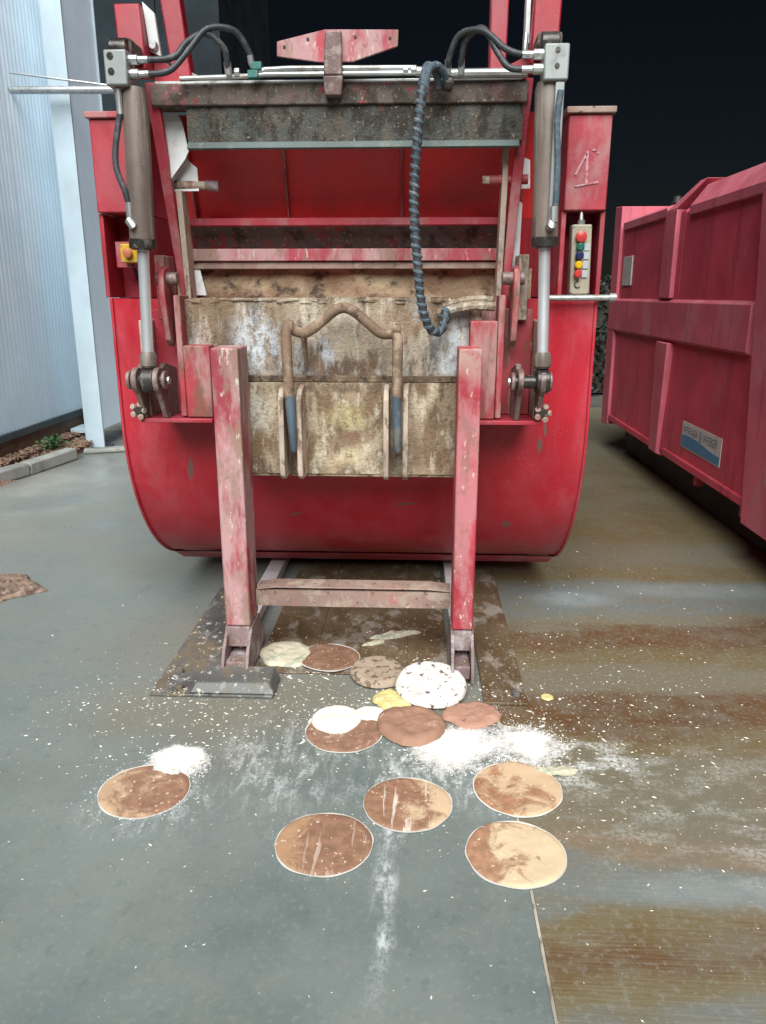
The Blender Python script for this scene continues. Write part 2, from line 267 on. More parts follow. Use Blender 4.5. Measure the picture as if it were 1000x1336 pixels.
# ------------------------------------------------------------------ ground
def left_concrete():
    t = NT('grey_concrete_slab'); p = t.pos(); P = t.xyz(p)
    n1 = t.noise(p, 1.3, 6); n2 = t.noise(t.mapv(p, (1, 1, 1), (5, 2, 0)), 7, 6, .6)
    col = t.mix(t.rng(n1, .3, .7), (.118, .150, .146), (.190, .218, .206))
    col = t.mix(t.rng(n2, .42, .72, 0, .45), col, (.20, .215, .20))
    # trowel and drag marks running away from the camera
    dr = t.noise(t.mapv(p, (9, .8, 1)), 1, 6, .6); col = t.mix(t.rng(dr, .56, .72, 0, .35), col, (.20, .21, .185))
    # lit floor beyond the press shadow, painted as a paler tone by the hall
    lit_lane = t.math('MULTIPLY', t.rng(P[0], -2.1, -3.2), t.rng(n1, .25, .6, .45, 1)); col = t.mix(lit_lane, col, (.30, .305, .275))
    # yellow brown seepage round the press
    wob = t.noise(t.mapv(p, (1, 1, 1), (9, 4, 0)), 2.2, 5)
    for a in ((-1.2, 3.35, .55, .55, 0, .75), (-.9, 2.72, .75, .33, 0, .7), (-.3, 3.1, .9, .55, 0, .95), (-1.0, 4.6, .9, .5, 0, .4), (.1, 2.75, .5, .3, 0, .8)):
        f = t.math('MULTIPLY', t.blob(P, *a[:5]), t.rng(wob, .3, .62, .25, a[5])); col = t.mix(f, col, (.19, .145, .075))
    mid = t.math('MULTIPLY', t.rng(P[1], 1.9, 3.4), t.rng(wob, .3, .6, .25, .8)); col = t.mix(mid, col, (.185, .200, .186))
    # flour dragged over the floor
    st = t.noise(t.mapv(p, (22, 8, 1)), 1, 8, .7, .6); gr = t.noise(p, 75, 5, .7)
    fm = t.math('MULTIPLY', t.rng(st, .44, .64), t.rng(gr, .36, .56))
    for a in ((-.50, 2.42, .26, .40, .1, .55), (-.08, 1.75, .05, .6, 0, .3), (-.85, 2.12, .3, .2, .3, .55), (.25, 2.35, .42, .3, 0, .9), (-.08, 2.2, .07, .3, 0, 1.0), (-.62, 2.40, .08, .22, .35, .8), (-.3, 2.3, .5, .5, 0, .25)):
        col = t.mix(t.math('MULTIPLY', fm, t.math('MULTIPLY', t.blob(P, *a[:5]), a[5])), col, (.66, .70, .70))
    sc_ = t.noise(t.mapv(p, (30, 14, 1), (3, 3, 0)), 1, 8, .75)
    for a in ((-.075, 1.80, .05, .15, 0, .7), (-.068, 1.60, .04, .07, 0, .75), (-.06, 2.02, .05, .12, 0, .8)):
        col = t.mix(t.math('MULTIPLY', t.rng(sc_, .44, .60), t.math('MULTIPLY', t.blob(P, *a[:5]), a[5])), col, (.62, .66, .67))
    gn = t.noise(p, 48, 5, .7); col = t.mix(t.rng(gn, .52, .68, 0, .35), col, (.27, .285, .275))
    gd = t.noise(t.mapv(p, (1, 1, 1), (7, 7, 7)), 20, 6, .7); col = t.mix(t.rng(gd, .54, .70, 0, .4), col, (.09, .112, .11))
    bt = t.noise(t.mapv(p, (1, 1, 1), (1, 6, 0)), .9, 4); col = t.mix(t.rng(bt, .48, .68, 0, .4), col, (.19, .18, .14))
    dots = t.voro(t.mapv(p, (1, 1, .2)), 26); dn = t.noise(p, 3, 3)
    col = t.mix(t.math('MULTIPLY', t.rng(dots, .12, .07), t.rng(dn, .52, .64, 0, .6)), col, (.09, .10, .10))
    wet = t.rng(n1, .35, .65, .24, .56)
    h = t.math('ADD', t.noise(p, 120, 5, .7), t.math('MULTIPLY', n2, .7))
    return t.out(col, wet, 0, t.bump(h, .22, .003), .45)

def right_concrete():
    t = NT('rust_banded_concrete_slab'); p = t.pos(); P = t.xyz(p)
    n1 = t.noise(p, 1.5, 6); n2 = t.noise(t.mapv(p, (1, 1, 1), (2, 8, 0)), 9, 6, .62)
    yy = t.math('ADD', P[1], t.math('MULTIPLY', t.math('SUBTRACT', t.noise(t.mapv(p, (.55, 1.6, 1)), 1.4, 5), .5), .80))
    r = t.n('ValToRGB'); cr = r.color_ramp; cr.interpolation = 'EASE'
    BL, GR, OL, RU = (.145, .165, .155), (.165, .148, .100), (.150, .115, .052), (.115, .062, .028)
    stops = [(1.0, RU), (1.28, OL), (1.36, BL), (1.46, OL), (1.54, RU), (1.64, OL), (1.72, BL), (1.84, BL), (1.95, (.21, .155, .10)), (2.10, GR), (2.5, GR), (2.62, OL), (2.72, RU), (2.86, RU), (2.98, GR), (3.12, GR), (3.24, OL), (3.38, RU), (3.58, RU), (3.70, GR), (3.84, BL), (4.1, BL), (4.3, OL), (4.7, GR), (5.2, OL), (6.2, (.15, .125, .07)), (9, (.17, .15, .1))]
    t.l(t.rng(yy, 1, 9, 0, 1, False), r.inputs[0])
    while len(cr.elements) < len(stops): cr.elements.new(.5)
    for e, (y, c) in zip(cr.elements, stops): e.position = (y-1)/8
    for e, (y, c) in zip(cr.elements, stops): e.color = (*c, 1)
    col = r.outputs[0]
    col = t.mix(t.rng(n2, .38, .70, 0, .62), col, GR)
    gn = t.noise(p, 48, 5, .7); col = t.mix(t.rng(gn, .5, .66, 0, .4), col, (.27, .265, .24))
    col = t.mix(t.rng(n1, .45, .75, 0, .3), col, (.13, .14, .13))
    br = t.noise(t.mapv(p, (5, 150, 1)), 1, 3, .6)              # brushed finish across the slab
    brm = t.rng(P[1], 2.1, 1.75)
    col = t.mix(t.math('MULTIPLY', t.rng(br, .42, .70, 0, .30), brm), col, (.26, .235, .18))
    gr = t.noise(p, 70, 5, .7); cl = t.noise(t.mapv(p, (6, 11, 1)), 1, 6, .65)
    fm = t.math('MULTIPLY', t.rng(cl, .45, .62), t.rng(gr, .38, .56))
    for a in ((.55, 2.42, .36, .24, 0, .9), (.95, 2.35, .6, .30, 0, .22), (.8, 2.05, .5, .3, 0, .2), (1.2, 2.0, .5, .35, .6, .25)):
        col = t.mix(t.math('MULTIPLY', fm, t.math('MULTIPLY', t.blob(P, *a[:5]), a[5])), col, (.66, .68, .66))
    for a in ((.86, 3.96, .34, .17, 0, .55), (1.6, 4.1, .9, .16, 0, .3), (.9, 1.80, .6, .10, 0, .35)):  # first spot: bluish-white glare painted into the slab colour
        col = t.mix(t.math('MULTIPLY', t.blob(P, *a[:5]), t.rng(n2, .3, .6, a[5]*.5, a[5])), col, (.30, .36, .38))
    wet = t.rng(n1, .35, .62, .22, .50)
    h = t.math('ADD', t.noise(p, 120, 5, .7), t.math('ADD', t.math('MULTIPLY', t.math('MULTIPLY', br, brm), .7), t.math('MULTIPLY', n2, .7)))
    return t.out(col, wet, 0, t.bump(h, .25, .003), .45)

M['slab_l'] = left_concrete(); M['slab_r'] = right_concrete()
M['soil'] = grime('yard_ground', (.06, .06, .055), [((.09, .08, .06), (1, 1, 1), .45, .6, .6)], .9)
M['joint'] = grime('pale_joint_filler', (.42, .37, .30), [((.16, .13, .1), (60, 14, 60), .52, .62, .8)], .8, bump=.3)

gb = MB(); S = 900
gb.add([(-S, -S, -.03), (S, -S, -.03), (S, S, -.03), (-S, S, -.03)], [(0, 1, 2, 3)])
ground = gb.build('ground', M['soil']); tag(ground, kind='structure')
def slab(x0, x1, y0, y1, m):
    return box(x0, x1, y0, y1, -.14, 0).build('concrete_slab', m, ground, .004)
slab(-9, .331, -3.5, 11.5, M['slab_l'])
slab(.339, 8.5, -3.5, 11.5, M['slab_r'])
box(.3312, .3388, -3.4, 11.4, -.03, -.0025).build('joint_filler', M['joint'], ground)

# ------------------------------------------------------------------ the red press in the middle
root = empty('press_container', (-.29, 3.3, 0), 'big red waste press with round-bottomed trough, open hopper and two posts in front', 'compactor')
def P(mb, name, mat, parent=root, bevel=.004, label=None, smooth=35):
    o = mb.build(name, mat if not isinstance(mat, str) else M[mat], parent, bevel, smooth)
    if label: o['label'] = label
    return o
XL, XR = -1.378, .778
# trough with its round bottom (profile in y,z)
arc = [(4.40-.90*math.cos(R(a)), 1.05-.90*math.sin(R(a))) for a in range(0, 91, 5)]
prof = [(3.5, 1.585)]+arc+[(5.0, .15), (5.0, 1.585)]
P(MB().prism(prof, 'x', XL+.012, XR-.012), 'trough', 'red_trough', bevel=0)
cheek = [(3.488, 1.588)]+[(4.40-.912*math.cos(R(a)), 1.05-.912*math.sin(R(a))) for a in range(0, 91, 5)]+[(5.0, .138), (5.0, 1.588)]
for x in (XL, XR-.012):
    P(MB().prism(cheek, 'x', x, x+.012), 'cheek_plate', 'red_trough', bevel=.002)
lip = MB().prism([(4.06, .205), (4.10, .20), (4.25, .135), (4.21, .120)], 'x', XL+.015, XR-.015)
P(lip, 'bottom_lip', 'red_dusty', bevel=.002)
P(MB().prism([(4.45, .17), (9.2, .2), (9.2, 2.28), (4.9, 2.28), (4.9, 1.5)], 'x', XL+.02, XR-.02), 'container_body', 'red')
# side housings above the trough (ears) with their niches
for sx, a, b in ((-1, -1.405, -1.205), (1, .605, .79)):
    out, inn = (a, b) if sx < 0 else (b, a)
    hb = MB().box(a+.004, b-.004, 3.5, 3.95, 1.945, 2.315)
    P(hb, 'side_housing', 'red_dusty' if sx > 0 else 'red', bevel=.006)
    P(box(a-.008, b+.008, 3.485, 3.96, 2.317, 2.342), 'housing_cap', 'beam_low' if sx > 0 else 'red_dusty', bevel=.004)
    P(box(min(out, out-sx*.02), max(out, out-sx*.02), 3.52, 3.95, 1.59, 1.943), 'niche_side', 'red', bevel=.003)
    P(box(min(inn, inn+sx*.02), max(inn, inn+sx*.02), 3.52, 3.95, 1.59, 1.943), 'niche_side', 'red_dusty', bevel=.003)
    P(box(min(out-sx*.021, inn+sx*.021), max(out-sx*.021, inn+sx*.021), 3.70, 3.72, 1.59, 1.943), 'niche_back', 'red', bevel=0)
    P(box(a+.003, b-.003, 3.953, 4.9, 1.59, 2.31), 'hopper_side', 'red', bevel=.003)
for x, z in ((.797, 2.24), (-1.412, 2.26)):
    P(MB().cyl((x-.006, 3.6, z), (x+.006, 3.6, z), .012, 8), 'bolt', 'steel', bevel=0)
# chalk figure on the right housing
ck = MB()
def stroke(mb, pts, wd, y):
    pts = [Vector((x, 0, z)) for x, z in pts]
    for i in range(len(pts)-1):
        a, b = pts[i], pts[i+1]; d = (b-a).normalized(); n = Vector((-d.z, 0, d.x))*wd*(.9+.2*random.random())
        mb.hexa([(q.x, y, q.z) for q in (a-n, b-n, b+n, a+n)], [(q.x, y-.0012, q.z) for q in (a-n, b-n, b+n, a+n)])
def chalkline(a, b, n=9):
    return [(a[0]+(b[0]-a[0])*i/n+random.uniform(-.0005, .0005), a[1]+(b[1]-a[1])*i/n+random.uniform(-.0012, .0012)) for i in range(n+1)]
stroke(ck, chalkline((.648, 2.085), (  .690, 2.168)), .0042, 3.4975)
stroke(ck, chalkline((.692, 2.176), (.695, 2.050)), .0052, 3.4975)
stroke(ck, chalkline((.648, 2.040), (.745, 2.056)), .0040, 3.4972)
for x, z in ((.717, 2.178), (.727, 2.176), (.735, 2.168)):
    stroke(ck, chalkline((x-.004, z), (x+.004, z+.003), 2), .0035, 3.4975)
P(ck, 'chalk_figure_one', 'chalk', bevel=0)
# emergency stop in the left niche
es = P(box(-1.318, -1.240, 3.505, 3.565, 1.738, 1.818), 'emergency_stop_box', 'yellow', bevel=.006)
P(MB().tube([(-1.279, 3.505, 1.778), (-1.279, 3.495, 1.778)], .012), 'stem', 'b_black', es, 0)
P(MB().tube([(-1.279, 3.497, 1.778), (-1.279, 3.493, 1.778), (-1.279, 3.484, 1.778), (-1.279, 3.480, 1.778)], [.012, .020, .020, .013], 16), 'mushroom_knob', 'mushroom', es, 0)
for dx in (-1.311, -1.247):
    for dz in (1.745, 1.811): P(MB().cyl((dx, 3.506, dz), (dx, 3.502, dz), .004, 8), 'screw', 'steel', es, 0)
P(box(-1.36, -1.23, 3.566, 3.574, 1.72, 1.83), 'stop_box_bracket', 'red_dusty', es, .002)
P(MB().tube(spline([(-1.29, 3.56, 1.745), (-1.29, 3.60, 1.70), (-1.31, 3.69, 1.66)]), .008, 8), 'cable', 'rubber', es, 0)
# control panel in the right niche
cp = P(MB().hexa([(.652, 3.485, 1.602), (.738, 3.485, 1.602), (.738, 3.55, 1.602), (.652, 3.55, 1.602)], [(.645, 3.475, 1.888), (.728, 3.475, 1.888), (.728, 3.54, 1.888), (.645, 3.54, 1.888)]), 'control_box', 'panelbox', bevel=.006)
P(MB().tube([(.688, 3.51, 1.885), (.688, 3.51, 1.905), (.688, 3.515, 1.91), (.688, 3.52, 1.94), (.69, 3.6, 1.97)], [.016, .016, .009, .008, .008], 10), 'cable_gland', 'steel', cp, 0)
for k, (m, z, r, wdt) in enumerate((('b_red', 1.838, .023, 0), ('b_green', 1.797, .0165, 1), ('b_blue', 1.762, .0175, 1), ('b_yellow', 1.724, .0165, 1), ('b_red', 1.688, .0165, 1))):
    x = .683-.001*k; y = 3.478+.0001*k
    bt = MB().tube([(x, y+.004, z), (x, y-.006, z), (x, y-.020, z), (x, y-.024, z)], [r*.8, r, r, r*.7], 16)
    P(bt, 'push_button', m, cp, 0)
    if wdt:
        P(box(x+.019, x+.042, y-.003, y+.004, z-.0145, z+.0145), 'legend_plate', 'b_plate', cp, .001)
P(MB().tube([(.684+.013*math.cos(a*.4), 3.4805, 1.645+.013*math.sin(a*.4)) for a in range(3, 15)], .0022, 6), 'key_ring_mark', 'b_black', cp, 0)
for dx, dz in ((.652, 1.878), (.722, 1.878), (.659, 1.612), (.731, 1.612)):
    P(MB().cyl((dx, 3.486, dz), (dx, 3.474, dz), .004, 8), 'screw', 'steel', cp, 0)
# grey pipe running along the trough top at the right
P(MB().tube([(.56, 3.46, 1.588), (.825, 3.46, 1.590)], .013, 12), 'edge_pipe', 'pipe', bevel=0)
P(MB().tube([(.818, 3.46, 1.590), (.845, 3.46, 1.590)], .019, 12), 'pipe_cap', 'pipe', bevel=0)

# hopper interior -------------------------------------------------
P(MB().prism([(3.52, 2.33), (3.535, 2.33), (3.675, 1.93), (3.66, 1.93)], 'x', -1.14, .53), 'press_plate', 'red_inner', bevel=0)
for x in (-1.005, -.585, -.080, .44):
    P(MB().prism([(3.517, 2.325), (3.657, 1.935), (3.630, 1.935), (3.490, 2.325)], 'x', x-.005, x+.005), 'rib', 'bracket', bevel=.001)
P(box(-1.03, .414, 3.54, 3.76, 1.893, 1.925), 'hopper_ledge', 'red_dusty', bevel=.004)
P(MB().prism([(3.60, 1.893), (3.62, 1.893), (3.70, 1.79), (3.68, 1.79)], 'x', -1.03, .414), 'ledge_apron', 'red_beam', bevel=0)
P(box(-1.035, .414, 3.53, 3.72, 1.745, 1.797), 'hopper_ledge', 'red_pink', bevel=.004)
P(box(-1.033, .412, 3.545, 3.72, 1.712, 1.742), 'hopper_ledge_skirt', 'beam_low', bevel=.003)
# caked waste wall inside the hopper
def caked(x0, x1, z0, z1, y, amp, nx, nz, seed, topwob=0):
    mb = MB(); V = []
    for j in range(nz+1):
        for i in range(nx+1):
            x = x0+(x1-x0)*i/nx; z = z0+(z1-z0)*j/nz
            d = mn.fractal(Vector((x*5+seed, z*7, seed)), 1, 2, 5)*amp
            zz = z+(topwob*mn.noise(Vector((x*9, seed, 0))) if j == nz else 0)
            V.append((x, y+d, zz))
    n = nx+1
    F = [(j*n+i, j*n+i+1, (j+1)*n+i+1, (j+1)*n+i) for j in range(nz) for i in range(nx)]
    k = len(V); V += [(x0, y+.12, z0), (x1, y+.12, z0), (x1, y+.12, z1), (x0, y+.12, z1)]
    F += [(k+3, k+2, k+1, k)]
    top = [nz*n+i for i in range(n)]; bot = list(range(n))
    F += [tuple(top+[k+2, k+3]), tuple(bot[::-1]+[k, k+1])]
    F += [tuple([j*n for j in range(nz+1)]+[k+3, k]), tuple([j*n+nx for j in range(nz, -1, -1)]+[k+1, k+2])]
    return mb.add(V, F)
P(caked(-1.10, .50, 1.40, 1.715, 3.60, .022, 70, 18, 2.0), 'caked_inner_wall', 'brown', bevel=0, smooth=60)
# front wall of the hopper, two plates, the lower one proud
up = caked(-.975, .262, 1.262, 1.588, 3.275, .006, 70, 18, 5.0, .012); P(up, 'upper_front_plate', 'dirty', bevel=0, smooth=60)
P(MB().prism([(3.262, 1.272), (3.262, 1.245), (3.30, 1.245), (3.30, 1.272)], 'x', -.86, .20), 'plate_seam', 'seam', bevel=.004)
lo = caked(-.80, .176, .852, 1.244, 3.245, .006, 60, 22, 9.0); P(lo, 'lower_front_plate', 'dirty_low', bevel=0, smooth=60)
P(box(-.80, .176, 3.25, 3.37, .838, .852), 'plate_lower_edge', 'brown', bevel=.003)
for x0, x1 in ((-.80, -.785), (.160, .176)):
    P(box(x0, x1, 3.37, 3.52, .84, 1.24), 'plate_gusset', 'red_dusty', bevel=.002)
# ragged dirt on the plate's rim and a twisted rag at the right
rim = MB(); rr_ = random.Random(5)
for i in range(34):
    x = rr_.uniform(-.96, .25); z = 1.578+rr_.uniform(-.012, .006); r = rr_.uniform(.003, .010)*(1+.6*mn.noise(Vector((x*6, 0, 0)))); l_ = rr_.uniform(.015, .06)
    rim.tube([(x-l_, 3.282, z+rr_.uniform(-.006, .003)), (x-l_*.3, 3.276, z), (x+l_*.4, 3.277, z+rr_.uniform(-.005, .005)), (x+l_, 3.284, z-.003)], [r*.3, r, r*.9, r*.3], 7)
P(rim, 'caked_rim', 'dirty', bevel=0, smooth=70)
for k, (pts, r) in enumerate((([(.10, 3.24, 1.555), (.16, 3.235, 1.575), (.23, 3.235, 1.585), (.30, 3.24, 1.583)], .014), ([(.08, 3.24, 1.53), (.15, 3.228, 1.548), (.22, 3.228, 1.560), (.31, 3.24, 1.556)], .019))):
    P(MB().tube(spline(pts, 6), r, 8), 'caked_roll', 'dirty', bevel=0)
# hook bail with its guide cheeks
def rod(pts, r, name, mat, par=root, seg=12): return P(MB().tube(pts, r, seg), name, mat, par, 0)
bail = rod(spline([(-.520, 3.10, 1.20), (-.527, 3.12, 1.34), (-.530, 3.135, 1.45), (-.522, 3.15, 1.485), (-.500, 3.16, 1.462), (-.455, 3.165, 1.455), (-.40, 3.165, 1.490), (-.345, 3.165, 1.535), (-.300, 3.165, 1.552), (-.255, 3.165, 1.535), (-.20, 3.165, 1.49), (-.150, 3.165, 1.452), (-.110, 3.16, 1.450), (-.085, 3.145, 1.440), (-.082, 3.125, 1.36), (-.084, 3.10, 1.20)], 6), .0215, 'lifting_bail', 'bail')
for x in (-.518, -.086):
    rod([(x, 3.10, 1.21), (x+.004, 3.105, 1.10), (x+.006, 3.12, .985), (x+.006, 3.125, .97)], [.0215, .019, .016, .008], 'bail_end', 'bluerod', bail)
    rod([(x-.015, 3.15, 1.475), (x+.015, 3.15, 1.475)], .026, 'bail_knuckle', 'bail', bail)
P(MB().prism([(3.255, 1.30), (3.255, 1.44), (3.18, 1.475), (3.15, 1.44)], 'x', -.475, -.462), 'bail_gusset', 'bail', bevel=.002)
for x in (-.562, -.487, -.128, -.048):
    ch = [(3.255, 1.24), (3.16, 1.225), (3.125, 1.19), (3.115, .90), (3.125, .865), (3.15, .85), (3.255, .85)]
    P(MB().prism(ch, 'x', x-.011, x+.011), 'bail_guide', 'edge', bevel=.004)

# front posts and crossbar -----------------------------------------
for x0, x1, m in ((-.822, -.712, 'leg'), (.160, .250, 'leg_right')):
    post = P(MB().hexa([(x0, 3.04, .215), (x1, 3.04, .215), (x1, 3.21, .215), (x0, 3.21, .215)], [(x0, 3.05, 1.40), (x1, 3.05, 1.40), (x1, 3.235, 1.40), (x0, 3.235, 1.40)]), 'front_post', m, bevel=.007)
    P(MB().hexa([(x0+.008, 3.03, .120), (x1-.008, 3.03, .120), (x1-.008, 3.15, .120), (x0+.008, 3.15, .120)], [(x0+.004, 3.035, .213), (x1-.004, 3.035, .213), (x1-.004, 3.18, .213), (x0+.004, 3.18, .213)]), 'post_shoe', 'legfoot', post, .006)
    for xx in (x0-.004, x1-.010):
        P(MB().prism([(2.93, .022), (3.30, .022), (3.30, .08), (3.20, .21), (3.06, .212), (2.97, .13), (2.93, .06)], 'x', xx, xx+.014), 'shoe_cheek', 'legfoot', post, .002)
    P(box(x0+.012, x1-.012, 2.955, 3.10, .024, .085), 'shoe_block', 'legfoot', post, .006)
cb = caked(-.708, .156, .265, .340, 3.155, .004, 40, 6, 12)
P(cb, 'crossbar', 'beam_low', bevel=0, smooth=50)
P(MB().prism([(-.70, .343), (-.62, .352), (.06, .352), (.155, .343), (.155, .349), (.06, .359), (-.62, .359), (-.70, .349)], 'y', 3.150, 3.25), 'crossbar_cap', 'beam_low', bevel=.002)

# lifter side frames -----------------------------------------------
for s in (-1, 1):
    cx = -.326                                                     # mirror plane of the lifter
    mx = (lambda x: x) if s < 0 else (lambda x: 2*cx-x)
    def bx(x0, x1, *a): 
        p, q = sorted((mx(x0), mx(x1))); return MB().box(p, q, *a)
    # back plate, box and ledge of the side bracket
    P(bx(-1.135, -.865, 3.34, 3.52, 1.10, 1.545), 'bracket_box', 'red' if s < 0 else 'bracket', bevel=.006)
    P(bx(-.972, -.862, 3.19, 3.339, 1.102, 1.40 if s < 0 else 1.50), 'bracket_front', 'bracket', bevel=.006)
    P(bx(-1.165, -.860, 3.17, 3.52, 1.082, 1.0995), 'bracket_ledge', 'red', bevel=.003)
    P(bx(-1.160, -1.137, 3.22, 3.52, 1.10, 1.50), 'bracket_cheek', 'edge', bevel=.004)
    P(bx(-1.000, -.975, 3.20, 3.338, 1.105, 1.60), 'bracket_rib', 'bracket', bevel=.004)
    # clevis lugs and pin
    for x in (-1.150, -1.062):
        pts = [(3.338, 1.10), (3.338, 1.30), (3.20, 1.33)]+[(3.125+.052*math.cos(R(a)), 1.265+.052*math.sin(R(a))) for a in range(60, 275, 18)]+[(3.18, 1.10)]
        P(MB().prism(pts, 'x', mx(x)-.011, mx(x)+.011), 'clevis_lug', 'lug', bevel=.003)
    P(MB().cyl((mx(-1.178), 3.125, 1.265), (mx(-1.030), 3.125, 1.265), .026, 16), 'clevis_pin', 'grease', bevel=.004)
    for x in (-1.180, -1.034):
        P(MB().tube([(mx(x)-.007, 3.125, 1.265), (mx(x)+.007, 3.125, 1.265)], .038, 16), 'pin_washer', 'lug', bevel=.002)
    P(MB().cyl((mx(-1.024), 3.125, 1.265), (mx(-1.014), 3.125, 1.265), .017, 6), 'pin_nut', 'steel', bevel=.002)
    for k in range(5):
        a = k*1.257
        P(MB().cyl((mx(-1.168)+.022*math.cos(a), 3.155+.004*k, 1.135+.022*math.sin(a)), (mx(-1.168)+.030*math.cos(a), 3.150, 1.135+.030*math.sin(a)), .013, 7), 'shackle_link', 'edge', bevel=.002)
    P(MB().cyl((mx(-1.168), 3.15, 1.135), (mx(-1.168), 3.20, 1.135), .018, 8), 'shackle_bolt', 'grease', bevel=.002)
    # hydraulic cylinder
    A = Vector((mx(-1.098), 3.125, 1.265)); B = Vector((mx(-1.062), 3.12, 2.36))
    if s > 0: B = Vector((.458, 3.12, 2.37)); A = Vector((.498, 3.125, 1.268))
    d = (B-A).normalized(); at = lambda q: A+d*q
    cyl = P(MB().tube([at(.535), at(.54), at(.555), at(1.05), at(1.075)], [.040, .049, .049, .047, .040], 24), 'cylinder_barrel', 'barrel', bevel=0)
    P(MB().tube([at(.505), at(.512), at(.545)], [.040, .052, .052], 24), 'cylinder_gland', 'grease', cyl, 0)
    P(MB().tube([at(.085), at(.52)], .0225, 24), 'piston_rod', 'chrome', cyl, 0)
    P(MB().tube([at(.05), at(.06), at(.10), at(.115)], [.026, .034, .034, .026], 16), 'rod_neck', 'barrel', cyl, 0)
    P(MB().tube([A+Vector((-.028, 0, 0)), A+Vector((-.022, 0, 0)), A+Vector((.022, 0, 0)), A+Vector((.028, 0, 0))], [.040, .050, .050, .040], 20), 'rod_eye', 'grease', cyl, 0)
    ox = -.028*1 if s < 0 else .022
    vb = P(box(B.x-.085 if s < 0 else B.x-.025, B.x-.002 if s < 0 else B.x+.062, 3.055, 3.15, 2.335, 2.452), 'valve_block', 'block', cyl, .006)
    xs = -1.045 if s < 0 else .428
    # spigots and side hose of the cylinder
    for z in (2.425, 2.378):
        q = (B.x-.002, xs+.05) if s < 0 else (B.x-.025, B.x-.10)
        P(MB().tube([(q[0], 3.09, z), ((q[0]*.55+q[1]*.45), 3.09, z), ((q[0]*.5+q[1]*.5), 3.09, z), (q[1], 3.09, z)], [.018, .018, .013, .013], 10), 'hose_ferrule', 'steel', cyl, 0)
    for k, z in enumerate((2.43, 2.38)):
        P(MB().cyl((B.x-.06 if s < 0 else B.x+.02, 3.052, z), (B.x-.06 if s < 0 else B.x+.02, 3.062, z), .009 if s > 0 else .012, 10), 'plug', 'grease', cyl, 0)
    sx0 = -1.130 if s < 0 else .500
    if s < 0:
        P(MB().tube([(-1.115, 3.09, 2.33), (-1.115, 3.09, 2.285), (-1.115, 3.09, 2.245)], [.016, .012, .012], 10), 'hose_ferrule', 'steel', cyl, 0)
        P(MB().tube(spline([(-1.115, 3.09, 2.25), (-1.140, 3.085, 2.14), (-1.143, 3.08, 2.06), (-1.118, 3.08, 1.98), (-1.108, 3.085, 1.93)], 8), .0115, 10), 'side_hose', 'rubber', cyl, 0)
        P(MB().tube([(-1.108, 3.085, 1.94), (-1.108, 3.085, 1.87)], .014, 10), 'hose_ferrule', 'steel', cyl, 0)
        P(MB().tube([(-1.113, 3.08, 1.875), (-1.095, 3.07, 1.855), (-1.095, 3.10, 1.85)], .016, 10), 'hose_elbow', 'steel', cyl, 0)
    else:
        P(box(.478, .510, 3.062, 3.075, 1.86, 2.332), 'hose_channel', 'block', cyl, .004)
        P(MB().tube(spline([(.495, 3.05, 2.30), (.488, 3.048, 2.2), (.497, 3.045, 2.08), (.50, 3.045, 1.95), (.495, 3.05, 1.90)], 8), .0115, 10), 'side_hose', 'spiral', cyl, 0)
        P(MB().tube([(.495, 3.05, 1.915), (.497, 3.05, 1.86)], .015, 10), 'hose_ferrule', 'steel', cyl, 0)
        P(MB().tube([(.497, 3.06, 1.868), (.487, 3.04, 1.850), (.485, 3.08, 1.845)], .017, 10), 'hose_elbow', 'steel', cyl, 0)
    # tall lifter arm beside the cylinder
    arm = MB().hexa([(mx(-1.030), 3.44, 1.50), (mx(-.998), 3.44, 1.50), (mx(-.998), 3.475, 1.50), (mx(-1.030), 3.475, 1.50)], [(mx(-1.082), 3.29, 2.40), (mx(-1.036), 3.29, 2.40), (mx(-1.036), 3.325, 2.40), (mx(-1.082), 3.325, 2.40)])
    P(arm, 'lifter_arm', 'red_dusty', bevel=.004)
    zt = 2.02 if s < 0 else 2.28
    st_ = MB().hexa([(mx(-.997), 3.40, 1.32), (mx(-.975), 3.40, 1.32), (mx(-.975), 3.5, 1.32), (mx(-.997), 3.5, 1.32)], [(mx(-1.012), 3.375, zt), (mx(-.988), 3.375, zt), (mx(-.988), 3.46, zt), (mx(-1.012), 3.46, zt)])
    P(st_, 'wear_strip', 'edge', bevel=.003)
    # link with its pivot below the arm
    lk = [(3.20, 1.70), (3.25, 1.715), (3.30, 1.69), (3.33, 1.55), (3.30, 1.42), (3.26, 1.39), (3.22, 1.42), (3.18, 1.60), (3.18, 1.67)]
    lm = P(MB().prism(lk, 'x', mx(-1.040)-.012, mx(-1.040)+.012), 'pivot_link', 'bracket', bevel=.004)
    P(MB().cyl((mx(-1.075), 3.235, 1.665), (mx(-.985), 3.235, 1.665), .026, 14), 'pivot_pin', 'lug', lm, .003)
    P(bx(-1.100, -1.060, 3.30, 3.45, 1.50, 1.76), 'pivot_cheek', 'edge' if s > 0 else 'bracket', bevel=.004)
    # stop peg pointing into the hopper
    if s < 0:
        P(MB().cyl((-1.03, 3.42, 2.045), (-.87, 3.43, 2.042), .017, 14), 'stop_peg', 'edge', bevel=.002)
        P(MB().cyl((-.90, 3.43, 2.0425), (-.845, 3.435, 2.041), .021, 14), 'peg_sleeve', 'legfoot', bevel=.002)
    else:
        P(MB().cyl((.44, 3.40, 2.055), (.285, 3.41, 2.055), .019, 14), 'stop_peg', 'red_dusty', bevel=.002)
        P(MB().cyl((.285, 3.41, 2.055), (.255, 3.41, 2.055), .017, 6), 'peg_bolt', 'edge', bevel=.002)
    # top of the frame: box post, brace and gussets
    tz = 2.672 if s < 0 else 2.86
